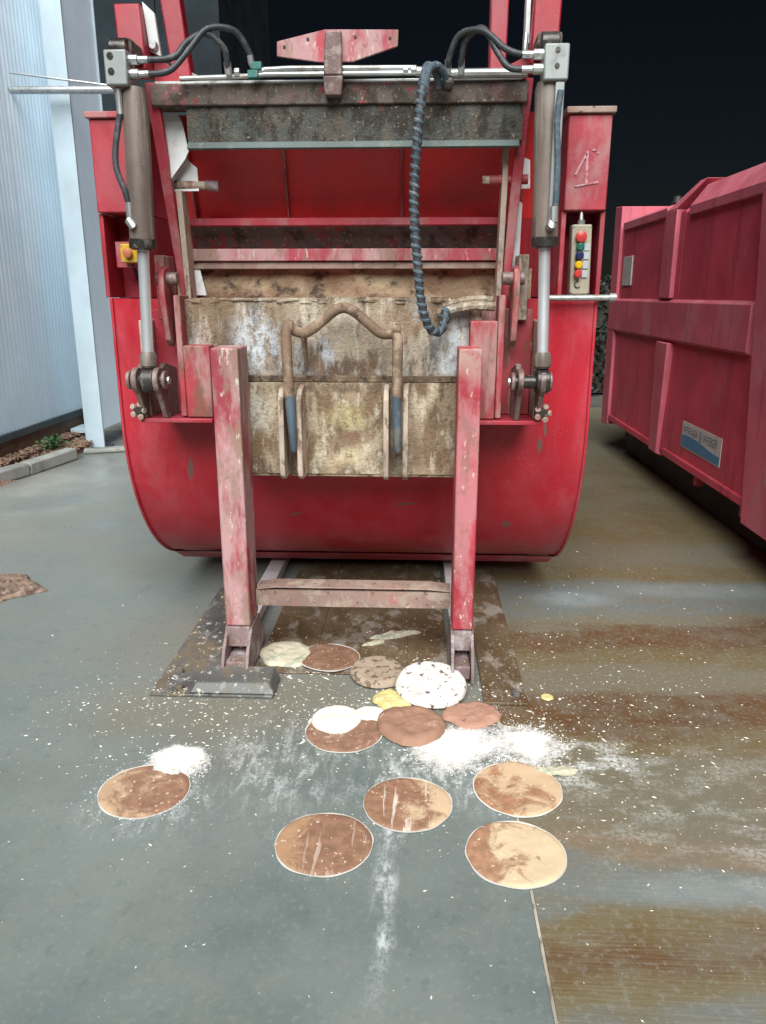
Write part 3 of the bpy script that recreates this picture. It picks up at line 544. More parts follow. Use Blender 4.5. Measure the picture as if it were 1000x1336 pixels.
    P(MB().hexa([(mx(-1.165), 3.27, 2.44), (mx(-1.060), 3.27, 2.44), (mx(-1.060), 3.42, 2.44), (mx(-1.165), 3.42, 2.44)], [(mx(-1.178), 3.29, tz), (mx(-1.078), 3.29, tz), (mx(-1.078), 3.44, tz), (mx(-1.178), 3.44, tz)]), 'frame_post', 'red', bevel=.007)
    if s < 0:
        P(MB().hexa([(-.985, 3.36, 2.405), (-.910, 3.36, 2.405), (-.910, 3.43, 2.405), (-.985, 3.43, 2.405)], [(-1.035, 3.38, 2.80), (-.955, 3.38, 2.80), (-.955, 3.45, 2.80), (-1.035, 3.45, 2.80)]), 'frame_brace', 'red', bevel=.006)
        P(MB().prism([(-1.060, 2.405), (-.90, 2.405), (-1.060, 2.52)], 'y', 3.36, 3.372), 'frame_gusset', 'red', bevel=.001)
        P(MB().prism([(-.915, 2.405), (-.80, 2.405), (-.915, 2.455)], 'y', 3.38, 3.39), 'frame_gusset', 'edge', bevel=.001)
        P(MB().hexa([(-1.063, 3.33, 2.52), (-1.020, 3.33, 2.50), (-1.020, 3.35, 2.50), (-1.063, 3.35, 2.52)], [(-1.080, 3.33, 2.69), (-1.035, 3.33, 2.65), (-1.035, 3.35, 2.65), (-1.080, 3.35, 2.69)]), 'reflector_plate', 'scrap', bevel=.002)
        P(MB().tube([(-1.045, 3.325, 2.535), (-1.045, 3.31, 2.535)], [.020, .014], 10), 'reflector_bolt', 'steel', bevel=.001)
    else:
        P(MB().hexa([(.264, 3.36, 2.405), (.328, 3.36, 2.405), (.328, 3.43, 2.405), (.264, 3.43, 2.405)], [(.262, 3.38, 2.86), (.335, 3.38, 2.86), (.335, 3.45, 2.86), (.262, 3.45, 2.86)]), 'frame_brace', 'red', bevel=.006)
        P(MB().prism([(.31, 2.405), (.42, 2.405), (.42, 2.50), (.33, 2.46)], 'y', 3.37, 3.382), 'frame_gusset', 'red', bevel=.001)
        P(MB().prism([(.262, 2.405), (.262, 2.455), (.20, 2.43), (.195, 2.405)], 'y', 3.38, 3.39), 'frame_gusset', 'edge', bevel=.001)
        P(MB().tube([(.400, 3.35, 2.50), (.400, 3.35, 2.56), (.400, 3.35, 2.575)], [.013, .013, .008], 10), 'grease_fitting', 'steel', bevel=.001)
        P(box(.395, .412, 3.34, 3.40, 2.53, 2.86), 'frame_strip', 'scrap', bevel=.002)
    # black trunnion saddle between post and cylinder head
    P(MB().tube([(mx(-1.145), 3.14, 2.475), (mx(-1.080), 3.14, 2.475)], .036, 18), 'trunnion', 'grease', bevel=.004)
    P(bx(-1.158, -1.070, 3.14, 3.272, 2.455, 2.512), 'trunnion_saddle', 'red_beam', bevel=.008)

# top beam, apron and lip
P(box(-1.060, .410, 3.285, 3.40, 2.315, 2.392), 'top_beam', 'red_beam', bevel=.005)
P(box(-1.045, .400, 3.30, 3.44, 2.394, 2.406), 'beam_cover', 'pipe', bevel=.003)
ap = caked(-.925, .395, 2.185, 2.314, 3.30, .006, 60, 8, 15); P(ap, 'apron', 'apron', bevel=0, smooth=60)
P(MB().prism([(3.292, 2.185), (3.276, 2.160), (3.290, 2.155), (3.34, 2.165), (3.34, 2.185)], 'x', -.925, .385), 'apron_lip', 'lip', bevel=.002)
P(MB().prism([(3.42, 2.20), (3.46, 2.20), (3.46, 2.315), (3.42, 2.315)], 'x', -.90, .39), 'apron_back', 'black', bevel=0)
# paddle-shaped cross plate on its stalk
pad = P(MB().prism([(-.548, 2.524), (-.365, 2.562), (-.088, 2.558), (-.090, 2.503), (-.262, 2.452), (-.385, 2.452), (-.550, 2.474)], 'y', 3.252, 3.264), 'paddle_plate', 'red_pink', bevel=.002)
P(MB().hexa([(-.368, 3.235, 2.335), (-.305, 3.235, 2.335), (-.305, 3.283, 2.335), (-.368, 3.283, 2.335)], [(-.372, 3.225, 2.40), (-.297, 3.225, 2.40), (-.297, 3.283, 2.40), (-.372, 3.283, 2.40)]), 'paddle_stalk', 'lug', pad, .004)
P(MB().hexa([(-.370, 3.224, 2.402), (-.299, 3.224, 2.402), (-.299, 3.251, 2.402), (-.370, 3.251, 2.402)], [(-.362, 3.222, 2.550), (-.300, 3.222, 2.550), (-.300, 3.251, 2.550), (-.362, 3.251, 2.550)]), 'paddle_stalk', 'lug', pad, .005)
for x, z in ((-.52, 2.505), (-.43, 2.53), (-.25, 2.535), (-.12, 2.530)):
    P(MB().cyl((x, 3.2535, z), (x, 3.249, z), .0055, 10), 'bolt_hole', 'b_black', pad, 0)
# hydraulic pipes along the beam and their hoses
for k, (pts, r) in enumerate((([(-.66, 3.255, 2.418), (-.60, 3.25, 2.428), (-.50, 3.25, 2.432), (-.02, 3.25, 2.428)], .0095), ([(-.93, 3.26, 2.403), (-.66, 3.255, 2.408), (-.60, 3.25, 2.412), (-.02, 3.25, 2.411)], .0095), ([(-.02, 3.25, 2.416), (.10, 3.26, 2.410), (.40, 3.27, 2.412)], .017))):
    P(MB().tube(pts, r, 10), 'hydraulic_pipe', 'pipe', bevel=0)
for x, z in ((-.625, 2.437), (-.640, 2.409)):
    P(box(x-.022, x+.018, 3.232, 3.268, z-.012, z+.016), 'pipe_clip', 'clip', bevel=.003)
for x in (-.735, -.705, -.06, -.03):
    P(MB().cyl((x-.010, 3.252, 2.42), (x+.010, 3.252, 2.42), .017, 6), 'pipe_nut', 'steel', bevel=.002)
def hose(pts, r, name='hydraulic_hose', mat='rubber'):
    h = P(MB().tube(spline(pts, 8), r, 12), name, mat, bevel=0); a, b = Vector(pts[0]), Vector(pts[1]); c, d = Vector(pts[-1]), Vector(pts[-2])
    return h
hose([(-1.005, 3.09, 2.425), (-.93, 3.095, 2.428), (-.89, 3.105, 2.445), (-.86, 3.13, 2.49), (-.80, 3.17, 2.53), (-.74, 3.20, 2.49), (-.735, 3.23, 2.425)], .0118)
hose([(-1.005, 3.09, 2.378), (-.94, 3.09, 2.382), (-.90, 3.10, 2.405), (-.85, 3.13, 2.47), (-.79, 3.17, 2.545), (-.70, 3.21, 2.55), (-.655, 3.24, 2.49), (-.64, 3.25, 2.44)], .0115)
P(MB().tube([(-.735, 3.225, 2.45), (-.734, 3.235, 2.41)], .014, 10), 'hose_ferrule', 'steel', bevel=0)
P(MB().tube(spline([(-.65, 3.24, 2.475), (-.645, 3.245, 2.445), (-.625, 3.25, 2.428), (-.60, 3.25, 2.426)]), .012, 10), 'hose_ferrule', 'steel', bevel=0)
hose([(.358, 3.09, 2.425), (.30, 3.11, 2.45), (.22, 3.15, 2.52), (.14, 3.19, 2.52), (.105, 3.22, 2.46), (.10, 3.245, 2.42)], .0115)
hose([(.358, 3.09, 2.378), (.31, 3.10, 2.39), (.27, 3.13, 2.45), (.22, 3.16, 2.53), (.165, 3.2, 2.51), (.15, 3.23, 2.45), (.15, 3.25, 2.41)], .0115)
for x in (.10, .15):
    P(MB().tube([(x, 3.235, 2.45), (x, 3.25, 2.405)], .013, 10), 'hose_ferrule', 'steel', bevel=0)
# spiral-guarded hose hanging in front of the hopper
hp = spline([(.010, 3.16, 2.365), (.004, 3.115, 2.33), (-.004, 3.10, 2.25), (-.015, 3.10, 2.12), (-.022, 3.10, 1.98), (-.018, 3.10, 1.84), (-.006, 3.105, 1.72), (.006, 3.12, 1.60), (.030, 3.14, 1.505), (.058, 3.16, 1.462), (.090, 3.18, 1.462), (.106, 3.20, 1.50), (.108, 3.22, 1.545)], 10)
gh = P(MB().tube(hp, .0165, 14), 'guarded_hose', 'rubber', bevel=0)
fine = spline([p for p in hp[::3]], 8); rings = MB(); L = 0; last = fine[0]; turn = []
for i in range(1, len(fine)):
    L += (fine[i]-last).length; last = fine[i]
    t_ = (fine[min(i+1, len(fine)-1)]-fine[i-1]).normalized(); u = t_.cross(Vector((0, 1, 0))).normalized(); v = u.cross(t_)
    turn.append((fine[i], u, v, L))
hel = []; step = .0018; cur = 0; j = 0; total = turn[-1][3]
while cur < total-.002:
    while j < len(turn)-2 and turn[j+1][3] < cur: j += 1
    a, b = turn[j], turn[j+1]; f = min(max((cur-a[3])/max(b[3]-a[3], 1e-6), 0), 1); c = a[0].lerp(b[0], f); ang = cur/.031*2*math.pi
    hel.append(c+(a[1]*math.cos(ang)+a[2]*math.sin(ang))*.0100); cur += step
P(MB().tube(hel, .0105, 7), 'spiral_guard', 'spiral', gh, 0)
for k, x in enumerate((.020, .050)):
    P(MB().tube(spline([(.006+.006*k, 3.12, 2.31), (.012+.012*k, 3.13, 2.385), (x+.006, 3.17, 2.415), (x+.036, 3.21, 2.395), (x+.046, 3.24, 2.36)], 6), .014, 10), 'hose_tail', 'spiral', gh, 0)
P(MB().tube([(.085, 3.23, 2.37), (.115, 3.24, 2.365)], .026, 8), 'hose_clamp', 'grease', gh, .003)

# scraps of board stuck between frame and hopper --------------------
def scrap(pts, y, th, label, tilt=0):
    mb = MB().prism(pts, 'y', y, y+th)
    for i, v in enumerate(mb.v): mb.v[i] = (v[0], v[1]+(v[2]-pts[0][1])*tilt+.01*mn.noise(Vector(v)*9), v[2])
    return solo(mb, 'board_scrap', M['scrap'], (pts[0][0], y, pts[0][1]), label, 'scrap', None)
scrap([(-1.043, 2.035), (-.962, 2.135), (-.945, 2.165), (-.965, 2.265), (-.985, 2.308), (-1.062, 2.310), (-1.062, 2.19)], 3.36, .004, 'large pointed white board scrap beside the grey apron at left', .06)
scrap([(-1.05, 2.02), (-.925, 2.02), (-.93, 2.11), (-.99, 2.16), (-1.04, 2.10)], 3.415, .004, 'crumpled white board scrap below the pointed scrap, behind the round peg', .15)
scrap([(-1.055, 1.60), (-.955, 1.60), (-.985, 1.735), (-1.055, 1.74)], 3.55, .006, 'spattered cream board scrap below the lower hopper ledge at left', 0)
scrap([(.395, 1.66), (.425, 1.64), (.430, 1.97), (.410, 1.99)], 3.47, .004, 'narrow torn white strip between hopper and right lifter arm', 0)
scrap([(.425, 2.03), (.46, 2.03), (.455, 2.14), (.430, 2.15)], 3.48, .004, 'small white scrap above the peg at right', 0)

# ------------------------------------------------------------------ red container at the right
rc = empty('roll_off_container', (3.2, 5.4, 0), 'long closed red steel container with ribbed side and blue sticker, standing at the right', 'container')
def C(mb, name, mat, parent=rc, bevel=.006, label=None): return P(mb, name, mat, parent, bevel, label)
C(MB().prism([(2.02, .36), (4.3, .36), (4.3, 2.22), (4.1, 2.36), (2.14, 2.36), (2.02, 2.20)], 'y', 2.4, 6.3), 'body', 'cont')
C(MB().prism([(2.02, .36), (4.3, .36), (4.3, 2.22), (4.1, 2.32), (2.20, 2.32), (2.02, 2.22)], 'y', 6.303, 8.22), 'body_end', 'cont')
C(MB().prism([(1.985, 1.262), (2.05, 1.225), (2.05, 1.585), (1.985, 1.548)], 'y', 4.83, 8.34), 'side_band', 'cont_lite')
C(MB().prism([(8.10, .30), (8.36, .27), (8.42, 2.46), (8.16, 2.44)], 'x', 1.990, 4.3), 'end_frame', 'cont_lite')
C(MB().prism([(6.42, 1.577), (6.70, 1.577), (6.70, 2.24), (6.42, 2.24)], 'x', 1.985, 2.052), 'side_post', 'cont_lite')
C(MB().hexa([(1.985, 6.42, 2.243), (2.06, 6.42, 2.243), (2.06, 6.70, 2.243), (1.985, 6.70, 2.243)], [(2.10, 6.16, 2.43), (2.26, 6.16, 2.43), (2.26, 6.30, 2.43), (2.10, 6.30, 2.43)]), 'roof_post', 'cont_lite')
C(MB().hexa([(1.99, 6.40, .33), (2.052, 6.40, .30), (2.052, 6.60, .30), (1.99, 6.60, .33)], [(1.965, 6.28, 1.234), (2.052, 6.28, 1.234), (2.052, 6.58, 1.234), (1.965, 6.58, 1.234)]), 'lower_rib', 'cont_lite')
C(MB().hexa([(1.965, 3.85, .27), (2.052, 3.85, .27), (2.052, 4.55, .27), (1.965, 4.55, .27)], [(1.965, 3.95, 2.20), (2.052, 3.95, 2.20), (2.052, 4.83, 2.20), (1.965, 4.83, 2.20)]), 'near_post', 'cont_lite')
C(MB().prism([(1.995, 2.17), (2.052, 2.17), (2.16, 2.33), (2.16, 2.385), (2.11, 2.385), (1.995, 2.235)], 'y', 2.5, 6.158), 'roof_edge', 'cont_lite')
C(MB().prism([(2.0, 2.21), (2.052, 2.21), (2.22, 2.31), (2.22, 2.35), (2.18, 2.35), (2.0, 2.28)], 'y', 6.72, 8.10), 'roof_edge', 'cont_lite')
C(box(1.998, 2.06, 4.60, 6.27, .345, .40), 'bottom_rail', 'cont')
C(box(1.998, 2.06, 6.62, 8.09, .345, .40), 'bottom_rail', 'cont')
for x in (2.22, 3.95): C(box(x, x+.10, 2.6, 8.2, .015, .358), 'skid_beam', 'black')  # solid beams, the near one set outward to block light underneath
for y in (7.6, 4.3):
    for x in (2.42, 3.85): C(MB().cyl((x-.05, y, .11), (x+.05, y, .11), .11, 20), 'roller', 'black')
for y in (4.75, 5.6): C(box(2.06, 2.12, y, y+.06, .24, .345), 'tie_lug', 'cont')
C(MB().tube([(2.16, 7.0, 2.34), (2.16, 7.0, 2.40)], [.05, .03], 10), 'roof_lug', 'black')
# little document holder
C(box(2.008, 2.022, 7.70, 8.02, 1.69, 1.96), 'document_holder', 'label_white', bevel=.004)
# faded sticker with its lettering
sk = C(box(2.0165, 2.02, 5.10, 5.88, .49, .685), 'sticker', 'label_white', bevel=0)
bl = MB(); n = 24; top = [(5.87-.76*i/n, .575+.018*math.sin(i/n*4.2+.6)) for i in range(n+1)]
bl.prism([(5.87, .50)]+[(y, z) for y, z in top]+[(5.11, .50)], 'x', 2.0148, 2.0163); C(bl, 'sticker_wave', 'label_blue', sk, 0)
def text(txt, size, mat, parent, y, z, x, name, sx=1):
    cu = bpy.data.curves.new(name, 'FONT'); cu.body = txt; cu.size = size; cu.extrude = .0006
    tmp = bpy.data.objects.new(name+'_tmp', cu); scene.collection.objects.link(tmp)
    dg = bpy.context.evaluated_depsgraph_get(); me = bpy.data.meshes.new_from_object(tmp.evaluated_get(dg))
    bpy.data.objects.remove(tmp)
    m4 = Matrix(((0, 0, -1, x), (-sx, 0, 0, y), (0, 1, 0, z), (0, 0, 0, 1)))
    me.transform(m4); me.transform(Matrix.Translation(-root_loc(parent)))
    o = bpy.data.objects.new(name, me); scene.collection.objects.link(o); me.materials.append(mat); o.parent = parent
    return o
text('WERNER', .075, M['label_ink'], sk, 5.865, .605, 2.0158, 'sticker_lettering', 1.06)
text('&', .11, M['label_blue'], sk, 5.52, .59, 2.0154, 'sticker_lettering')
text('WEBER', .085, M['label_ink'], sk, 5.44, .60, 2.0158, 'sticker_lettering', 1.02)

# ------------------------------------------------------------------ hall wall at the left
hall = empty('hall_wall', (-3.9, 7.5, 0), 'pale fluted translucent hall wall with a grey-blue steel column at the left', 'wall')
def sheet(y0, y1):
    mb = MB(); n = int((y1-y0)/.074)*4; V = []
    for i in range(n+1):
        y = y0+(y1-y0)*i/n; d = .010*math.cos(2*math.pi*i/4)+.012*mn.noise(Vector((y*1.7, 0, 3)))
        V += [(-3.9+d, y, .34), (-3.9+d+.01, y, 2.4), (-3.9+d, y, 5.4)]
    mb.add(V, [(3*i+k, 3*i+3+k, 3*i+4+k, 3*i+1+k) for i in range(n) for k in (0, 1)])
    k = len(mb.v)
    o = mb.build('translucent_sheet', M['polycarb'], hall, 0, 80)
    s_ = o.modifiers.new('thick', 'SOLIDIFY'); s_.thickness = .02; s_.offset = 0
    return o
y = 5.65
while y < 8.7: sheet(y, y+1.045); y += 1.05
P(box(-3.96, -3.865, 5.6, 8.80, .27, .338), 'base_trim', 'trim', hall, .004)
P(box(-3.97, -3.90, 5.6, 8.80, -.02, .268), 'plinth_board', 'plinth', hall, .004)
col = P(box(-3.585, -3.385, 8.05, 8.075, .012, 5.4), 'column_flange', 'steelpaint', hall, .003)
P(box(-3.425, -3.405, 8.077, 8.86, .20, 5.4), 'glowing_column_web', 'polycarb', hall, .003)  # column web, given the glowing sheet material to brighten it
P(box(-3.585, -3.385, 8.862, 8.885, .20, 5.4), 'column_flange', 'steelpaint', hall, .003)
P(box(-3.62, -3.35, 8.0, 8.25, 0, .011), 'base_plate', 'trim', hall, .002)
P(MB().cyl((-3.9, 7.9, 3.468), (-2.80, 7.9, 3.460), .034, 14), 'tie_bar', 'steel', hall, 0)
P(MB().cyl((-3.9, 7.9, 3.620), (-2.95, 7.9, 3.50), .010, 8), 'tie_wire', 'steel', hall, 0)
P(box(-3.86, -3.60, 8.3, 8.6, .12, .17), 'column_shelf', 'steelpaint', hall, .004)
# kerb stones, chippings, weed
M['kerb'] = grime('pale_kerb_stone', (.34, .35, .32), [((.2, .2, .18), (6, 6, 6), .5, .66, .6), ((.45, .47, .45), (9, 9, 9), .56, .7, .5)], .85, bump=.5, seed=51)
kerb = bpy.data.objects.new('kerb', None); scene.collection.objects.link(kerb); kerb.location = (-3.6, 6.8, 0); tag(kerb, kind='structure')
for (a, b) in (((-3.72, 6.10), (-3.54, 6.72)), ((-3.54, 6.73), (-3.42, 7.46)), ((-3.47, 7.70), (-3.05, 7.86)), ((-3.04, 7.86), (-2.70, 8.6))):
    a = Vector((*a, 0)); b = Vector((*b, 0)); d = (b-a).normalized(); nn = Vector((-d.y, d.x, 0))*.13
    h = .12 if b.y < 7.6 else .05
    k_ = MB().hexa([a, b, b+nn, a+nn], [q+Vector((0, 0, h)) for q in (a, b, b+nn, a+nn)])
    P(k_, 'kerb_stone', 'kerb', kerb, .018)
M['chip'] = grime('reddish_stone_chippings', (.26, .15, .10), [((.42, .33, .26), (30, 30, 30), .5, .6, .8), ((.1, .06, .05), (36, 36, 36), .52, .62, .7)], .85, bump=.3)
gm = MB(); rnd = random.Random(3)
oct_f = [(0, 2, 4), (2, 1, 4), (1, 3, 4), (3, 0, 4), (2, 0, 5), (1, 2, 5), (3, 1, 5), (0, 3, 5)]
for i in range(3200):
    y = rnd.uniform(5.9, 8.3); x1 = -3.74 if y < 6.7 else -3.60; x = rnd.uniform(-3.885, x1+.05 if y < 7.6 else -3.5)
    s_ = rnd.uniform(.008, .021); j = lambda: s_*rnd.uniform(.6, 1.3)
    z = .05+.04*rnd.random()+.05*(x < -3.75)
    gm.add([(x+j(), y, z), (x-j(), y, z), (x, y+j(), z), (x, y-j(), z), (x, y, z+j()*.8), (x, y, z-j())], oct_f)
gm.hexa([(-3.895, 5.9, -.02), (-3.60, 5.9, -.02), (-3.48, 8.3, -.02), (-3.895, 8.3, -.02)], [(-3.895, 5.9, .09), (-3.68, 5.9, .055), (-3.56, 8.3, .045), (-3.895, 8.3, .09)])
solo(gm, 'stone_chippings', M['chip'], (-3.7, 7, 0), 'reddish brown stone chippings between kerb and hall wall', 'chippings', kind='stuff', smooth=0)
M['leaf'] = grime('weed_leaf', (.045, .13, .045), [((.09, .2, .07), (30, 30, 30), .5, .6, .6)], .55, bump=.2)
weed = empty('weed', (-3.70, 7.55, .07), 'small bright green weed growing in the chippings beside the column', 'weed')
wl = MB(); ws = MB()
for i in range(150):
    a = rnd.uniform(0, 6.28); r = abs(rnd.gauss(0, .085)); c = Vector((-3.70+r*math.cos(a)*.8, 7.55+r*math.sin(a)*1.6, .10+.13*rnd.random()*(1-r*2)))
    d = Vector((math.cos(a), math.sin(a), rnd.uniform(-.2, .8))).normalized()*rnd.uniform(.03, .055); n_ = d.cross(Vector((rnd.gauss(0, 1), rnd.gauss(0, 1), 1))).normalized()*.016
    wl.add([c, c+d*.5+n_, c+d+Vector((0, 0, -.008)), c+d*.5-n_], [(0, 1, 2, 3)])
    if i % 6 == 0: ws.tube([(-3.70, 7.55, .06), c], .003, 4)
P(wl, 'foliage', 'leaf', weed, 0); P(ws, 'stem', 'leaf', weed, 0)
# dark building and hedge in the night behind
dh = empty('dark_shed', (-6, 12.4, 0), 'tall dark clad building in the night behind the column', 'building')
for k in range(6):
    P(box(-2.82-.9*(k+1)+.012, -2.82-.9*k, 12.0, 12.06, 0, 7.5), 'cladding_panel', 'clad', dh, .004)
P(box(-8.2, -2.84, 12.065, 16, 0, 7.48), 'shed_body', 'clad', dh, 0)
M['hleaf'] = grime('dark_hedge_leaf', (.008, .013, .008), [((.014, .02, .010), (6, 6, 6), .5, .64, .7)], .6)
M['bark'] = grime('hedge_wood', (.05, .04, .03), [], .9)
hd = empty('hedge', (4.6, 13.5, 0), 'dark clipped hedge behind the gap between the two red containers', 'hedge')
hl = MB()
for i in range(9000):
    x = rnd.uniform(1.2, 8.5); z = rnd.uniform(.02, 1.95)+.12*mn.noise(Vector((x*2, 1, 0))); yv = 13.5+rnd.choice((-1, 1))*(.45-.25*rnd.random()**2)+.15*mn.noise(Vector((x*1.5, z*2, 0)))
    if z > 1.75: yv = 13.5+rnd.uniform(-.45, .45)
    d = Vector((rnd.gauss(0, 1), rnd.gauss(0, 1), rnd.gauss(0, 1))).normalized()*.06; e = d.cross(Vector((rnd.gauss(0, 1), 1, rnd.gauss(0, 1)))).normalized()*.035; c = Vector((x, yv, z))
    hl.add([c-d, c+e, c+d, c-e], [(0, 1, 2, 3)])
P(hl, 'foliage', 'hleaf', hd, 0)
hc = MB().box(1.3, 8.4, 13.25, 13.75, 0, 1.75); P(hc, 'inner_twigs', 'bark', hd, 0)

# ------------------------------------------------------------------ steel plates and rails on the floor
solo(MB().box(-1.095, -.845, 2.80, 4.02, .002, .014).box(-.844, -.58, 2.80, 2.93, .002, .014), 'floor_plate', M['floorplate'], (-.95, 3.5, 0), 'dark steel floor plate dusted with flour outside the left post', 'floor plate', bevel=.003)
solo(MB().hexa([(-.93, 2.806, .016), (-.575, 2.806, .016), (-.575, 2.96, .016), (-.90, 2.96, .016)], [(-.905, 2.835, .055), (-.60, 2.835, .055), (-.595, 2.955, .070), (-.89, 2.955, .070)]), 'wedge_block', M['floorplate'], (-.75, 2.88, 0), 'low dark steel wedge in front of the left post shoe', 'wedge', bevel=.005)
solo(box(.285, .462, 2.79, 4.35, .002, .014), 'floor_plate', M['bayplate'], (.37, 3.5, 0), 'brown stained floor plate outside the right post', 'floor plate', bevel=.003)
for (x0, x1, lab) in ((-.70, -.455, 'stained narrow bay plate beside the left rail'), (-.452, -.035, 'wide brown stained bay plate in the middle, below the crossbar'), (-.032, .150, 'stained narrow bay plate beside the right rail')):
    solo(box(x0, x1, 3.02, 6.0, .002, .010), 'bay_plate', M['bayplate'], ((x0+x1)/2, 4, 0), lab, 'floor plate', 'plates between the rails', bevel=.002)
for x0, lab in ((-.865, 'pale grey guide rail running under the press behind the left post'), (.168, 'pale grey guide rail running under the press behind the right post')):
    solo(MB().prism([(x0, .016), (x0+.085, .016), (x0+.085, .070), (x0+.075, .074), (x0+.01, .074), (x0, .070)], 'y', 3.32, 7.5), 'guide_rail', M['rail'], (x0+.04, 4.5, 0), lab, 'rail', 'guide rails under the press', bevel=.002)
for x, yv in ((-1.02, 2.98), (-.98, 2.84), (.42, 2.85)):
    solo(MB().cyl((x, yv, .0145), (x, yv, .034), .017, 6), 'anchor_bolt', M['floorplate'], (x, yv, 0), {-1.02: 'anchor bolt on the dark plate, the one farther from the camera', -.98: 'anchor bolt at the front edge of the dark plate', .42: 'anchor bolt on the brown plate at the right'}[x], 'bolt', 'floor plate bolts', bevel=.002)

# ------------------------------------------------------------------ round boards, dough and flour on the floor
def board_mat(name, seed, base, lite, thr, stripe=0, rot=0, rough=.6):
    t = NT(name); p = t.obj(); m = t.mapv(p, (1, 1, 1), (seed*3.1, seed*1.3, 0))
    n1 = t.noise(m, 10, 9, .68, .6); n2 = t.noise(m, 34, 6, .6)
    col = t.mix(t.rng(n2, .35, .7), tuple(c*.85 for c in base), tuple(min(1, c*1.2) for c in base))
    x = t.xyz(t.mapv(p, (1, 1, 1), (0, 0, 0), (0, 0, rot)))[0]
    f = t.rng(t.math('ADD', n1, t.math('MULTIPLY', x, thr[1])), thr[0]-.05, thr[0]+.12)
    col = t.mix(t.math('MULTIPLY', f, .92), col, lite)
    if stripe:
        s = t.noise(t.mapv(p, (38, 3.5, 1), (seed, 0, 0), (0, 0, .15)), 1, 6, .6)
        col = t.mix(t.rng(s, .58, .66, 0, stripe), col, (.70, .60, .52))
    n3 = t.noise(t.mapv(p, (1, 1, 1), (seed, 9, 0)), 60, 3); col = t.mix(t.rng(n3, .64, .70, 0, .8), col, (.74, .62, .48))
    n4 = t.noise(t.mapv(p, (1, 1, 1), (seed, 2, 4)), 20, 4); col = t.mix(t.rng(n4, .66, .71, 0, .55), col, (.12, .07, .05))
    return t.out(col, t.rng(n1, .35, .65, .32, .7), 0, t.bump(t.math('ADD', n2, t.math('MULTIPLY', f, .8)), .45, .004), .5)
M['rim'] = grime('white_paper_rim', (.62, .60, .56), [], .7)
def blobmesh(rx, ry, h, seed, wob=.05, lump=.2, nr=18, na=64, flat=.75, thick=0, curl=0):
    """a lying round lump or board: top dome with uneven outline, flat underside"""
    mb = MB(); V = [(0, 0, h*(1+lump*mn.noise(Vector((seed, 0, 0)))))]; F = []
    for i in range(1, nr+1):
        q = i/nr
        for k in range(na):
            a = 2*math.pi*k/na; c, s = math.cos(a), math.sin(a)
            w_ = 1+wob*mn.fractal(Vector((c*1.6+seed, s*1.6, seed*.7)), 1, 2, 4)
            prf = (1-max(0, (q-flat)/(1-flat))**2)**.5 if flat < 1 else 1
            x, yv = c*rx*q*w_, s*ry*q*w_
            z = h*prf*(1+lump*mn.fractal(Vector((x*22+seed, yv*22, seed)), 1, 2, 4))+curl*q*q*mn.noise(Vector((c+seed, s, 2)))
            V.append((x, yv, max(z, .0005)))
    for k in range(na): F.append((0, 1+k, 1+(k+1) % na))
    for i in range(nr-1):
        for k in range(na):
            a = 1+i*na; F.append((a+k, a+na+k, a+na+(k+1) % na, a+(k+1) % na))
    b = 1+(nr-1)*na; n0 = len(V); V += [(V[b+k][0], V[b+k][1], 0) for k in range(na)]
    for k in range(na): F.append((b+k, n0+k, n0+(k+1) % na, b+(k+1) % na))
    F.append(tuple(n0+k for k in range(na-1, -1, -1)))
    return mb.add(V, F)
def put(mb, name, mat, loc, label, cat, group=None, rot=(0, 0, 0), smooth=50):
    o = mb.build(name, mat, None, 0, smooth); o.location = loc; o.rotation_euler = rot
    return tag(o, label, cat, group)
def board(x, y, z, rx, ry, seed, mat, label, rot=(0, 0, 0), rim=True):
    o = put(blobmesh(rx, ry, .006, seed, .016, .25, 14, 72, .97, curl=.008), 'round_board', mat, (x, y, z), label, 'board', 'round boards on the floor', rot)
    if rim:
        mb = MB(); na = 72; V = []
        for k in range(na):
            a = 2*math.pi*k/na; c, s = math.cos(a), math.sin(a); w_ = 1+.012*mn.fractal(Vector((c*1.6+seed, s*1.6, seed*.7)), 1, 2, 4)
            o_ = max(.0004, .0022+.0050*mn.noise(Vector((c*2.2, s*2.2, seed))))
            V += [(c*(rx*w_-.001), s*(ry*w_-.001), .0004), (c*(rx*w_+o_), s*(ry*w_+o_), .0004), (c*(rx*w_+o_), s*(ry*w_+o_), .0030), (c*(rx*w_-.001), s*(ry*w_-.001), .0032)]
        F = []
        for k in range(na):
            a, b = 4*k, 4*((k+1) % na); F += [(a+i, a+(i+1) % 4, b+(i+1) % 4, b+i) for i in range(4)]
        r_ = mb.add(V, F).build('rim', M['rim'], None, 0); r_.parent = o
    return o
CH = (.27, .150, .095); CR = (.60, .44, .28)
board(-.897, 2.176, .003, .148, .138, 1, board_mat('board_marbled', 1, CH, (.50, .34, .22), (.50, -.9)), 'marbled brown round board half covered by flour, alone at the left', (.03, .02, .2))
board(-.266, 1.948, .003, .147, .138, 2, board_mat('board_plain', 2, (.27, .15, .095), (.40, .24, .14), (.60, -2.2), .45), 'plain brown round board with white rim, nearest the camera at centre left')
board(-.016, 2.147, .003, .144, .138, 3, board_mat('board_striped', 3, (.29, .16, .10), CR, (.56, 1.6), .9), 'brown round board with pale stripes right of the plain brown one')
board(.352, 2.245, .003, .146, .148, 4, board_mat('board_tan', 4, (.36, .19, .11), CR, (.42, .9)), 'tan round board touching the flour spill, upper of the right pair', (0, 0, .5))
board(.308, 1.930, .003, .148, .142, 5, board_mat('board_cream', 5, (.36, .20, .12), (.66, .52, .34), (.40, 2.4)), 'cream coated round board, lower of the right pair at the slab joint')
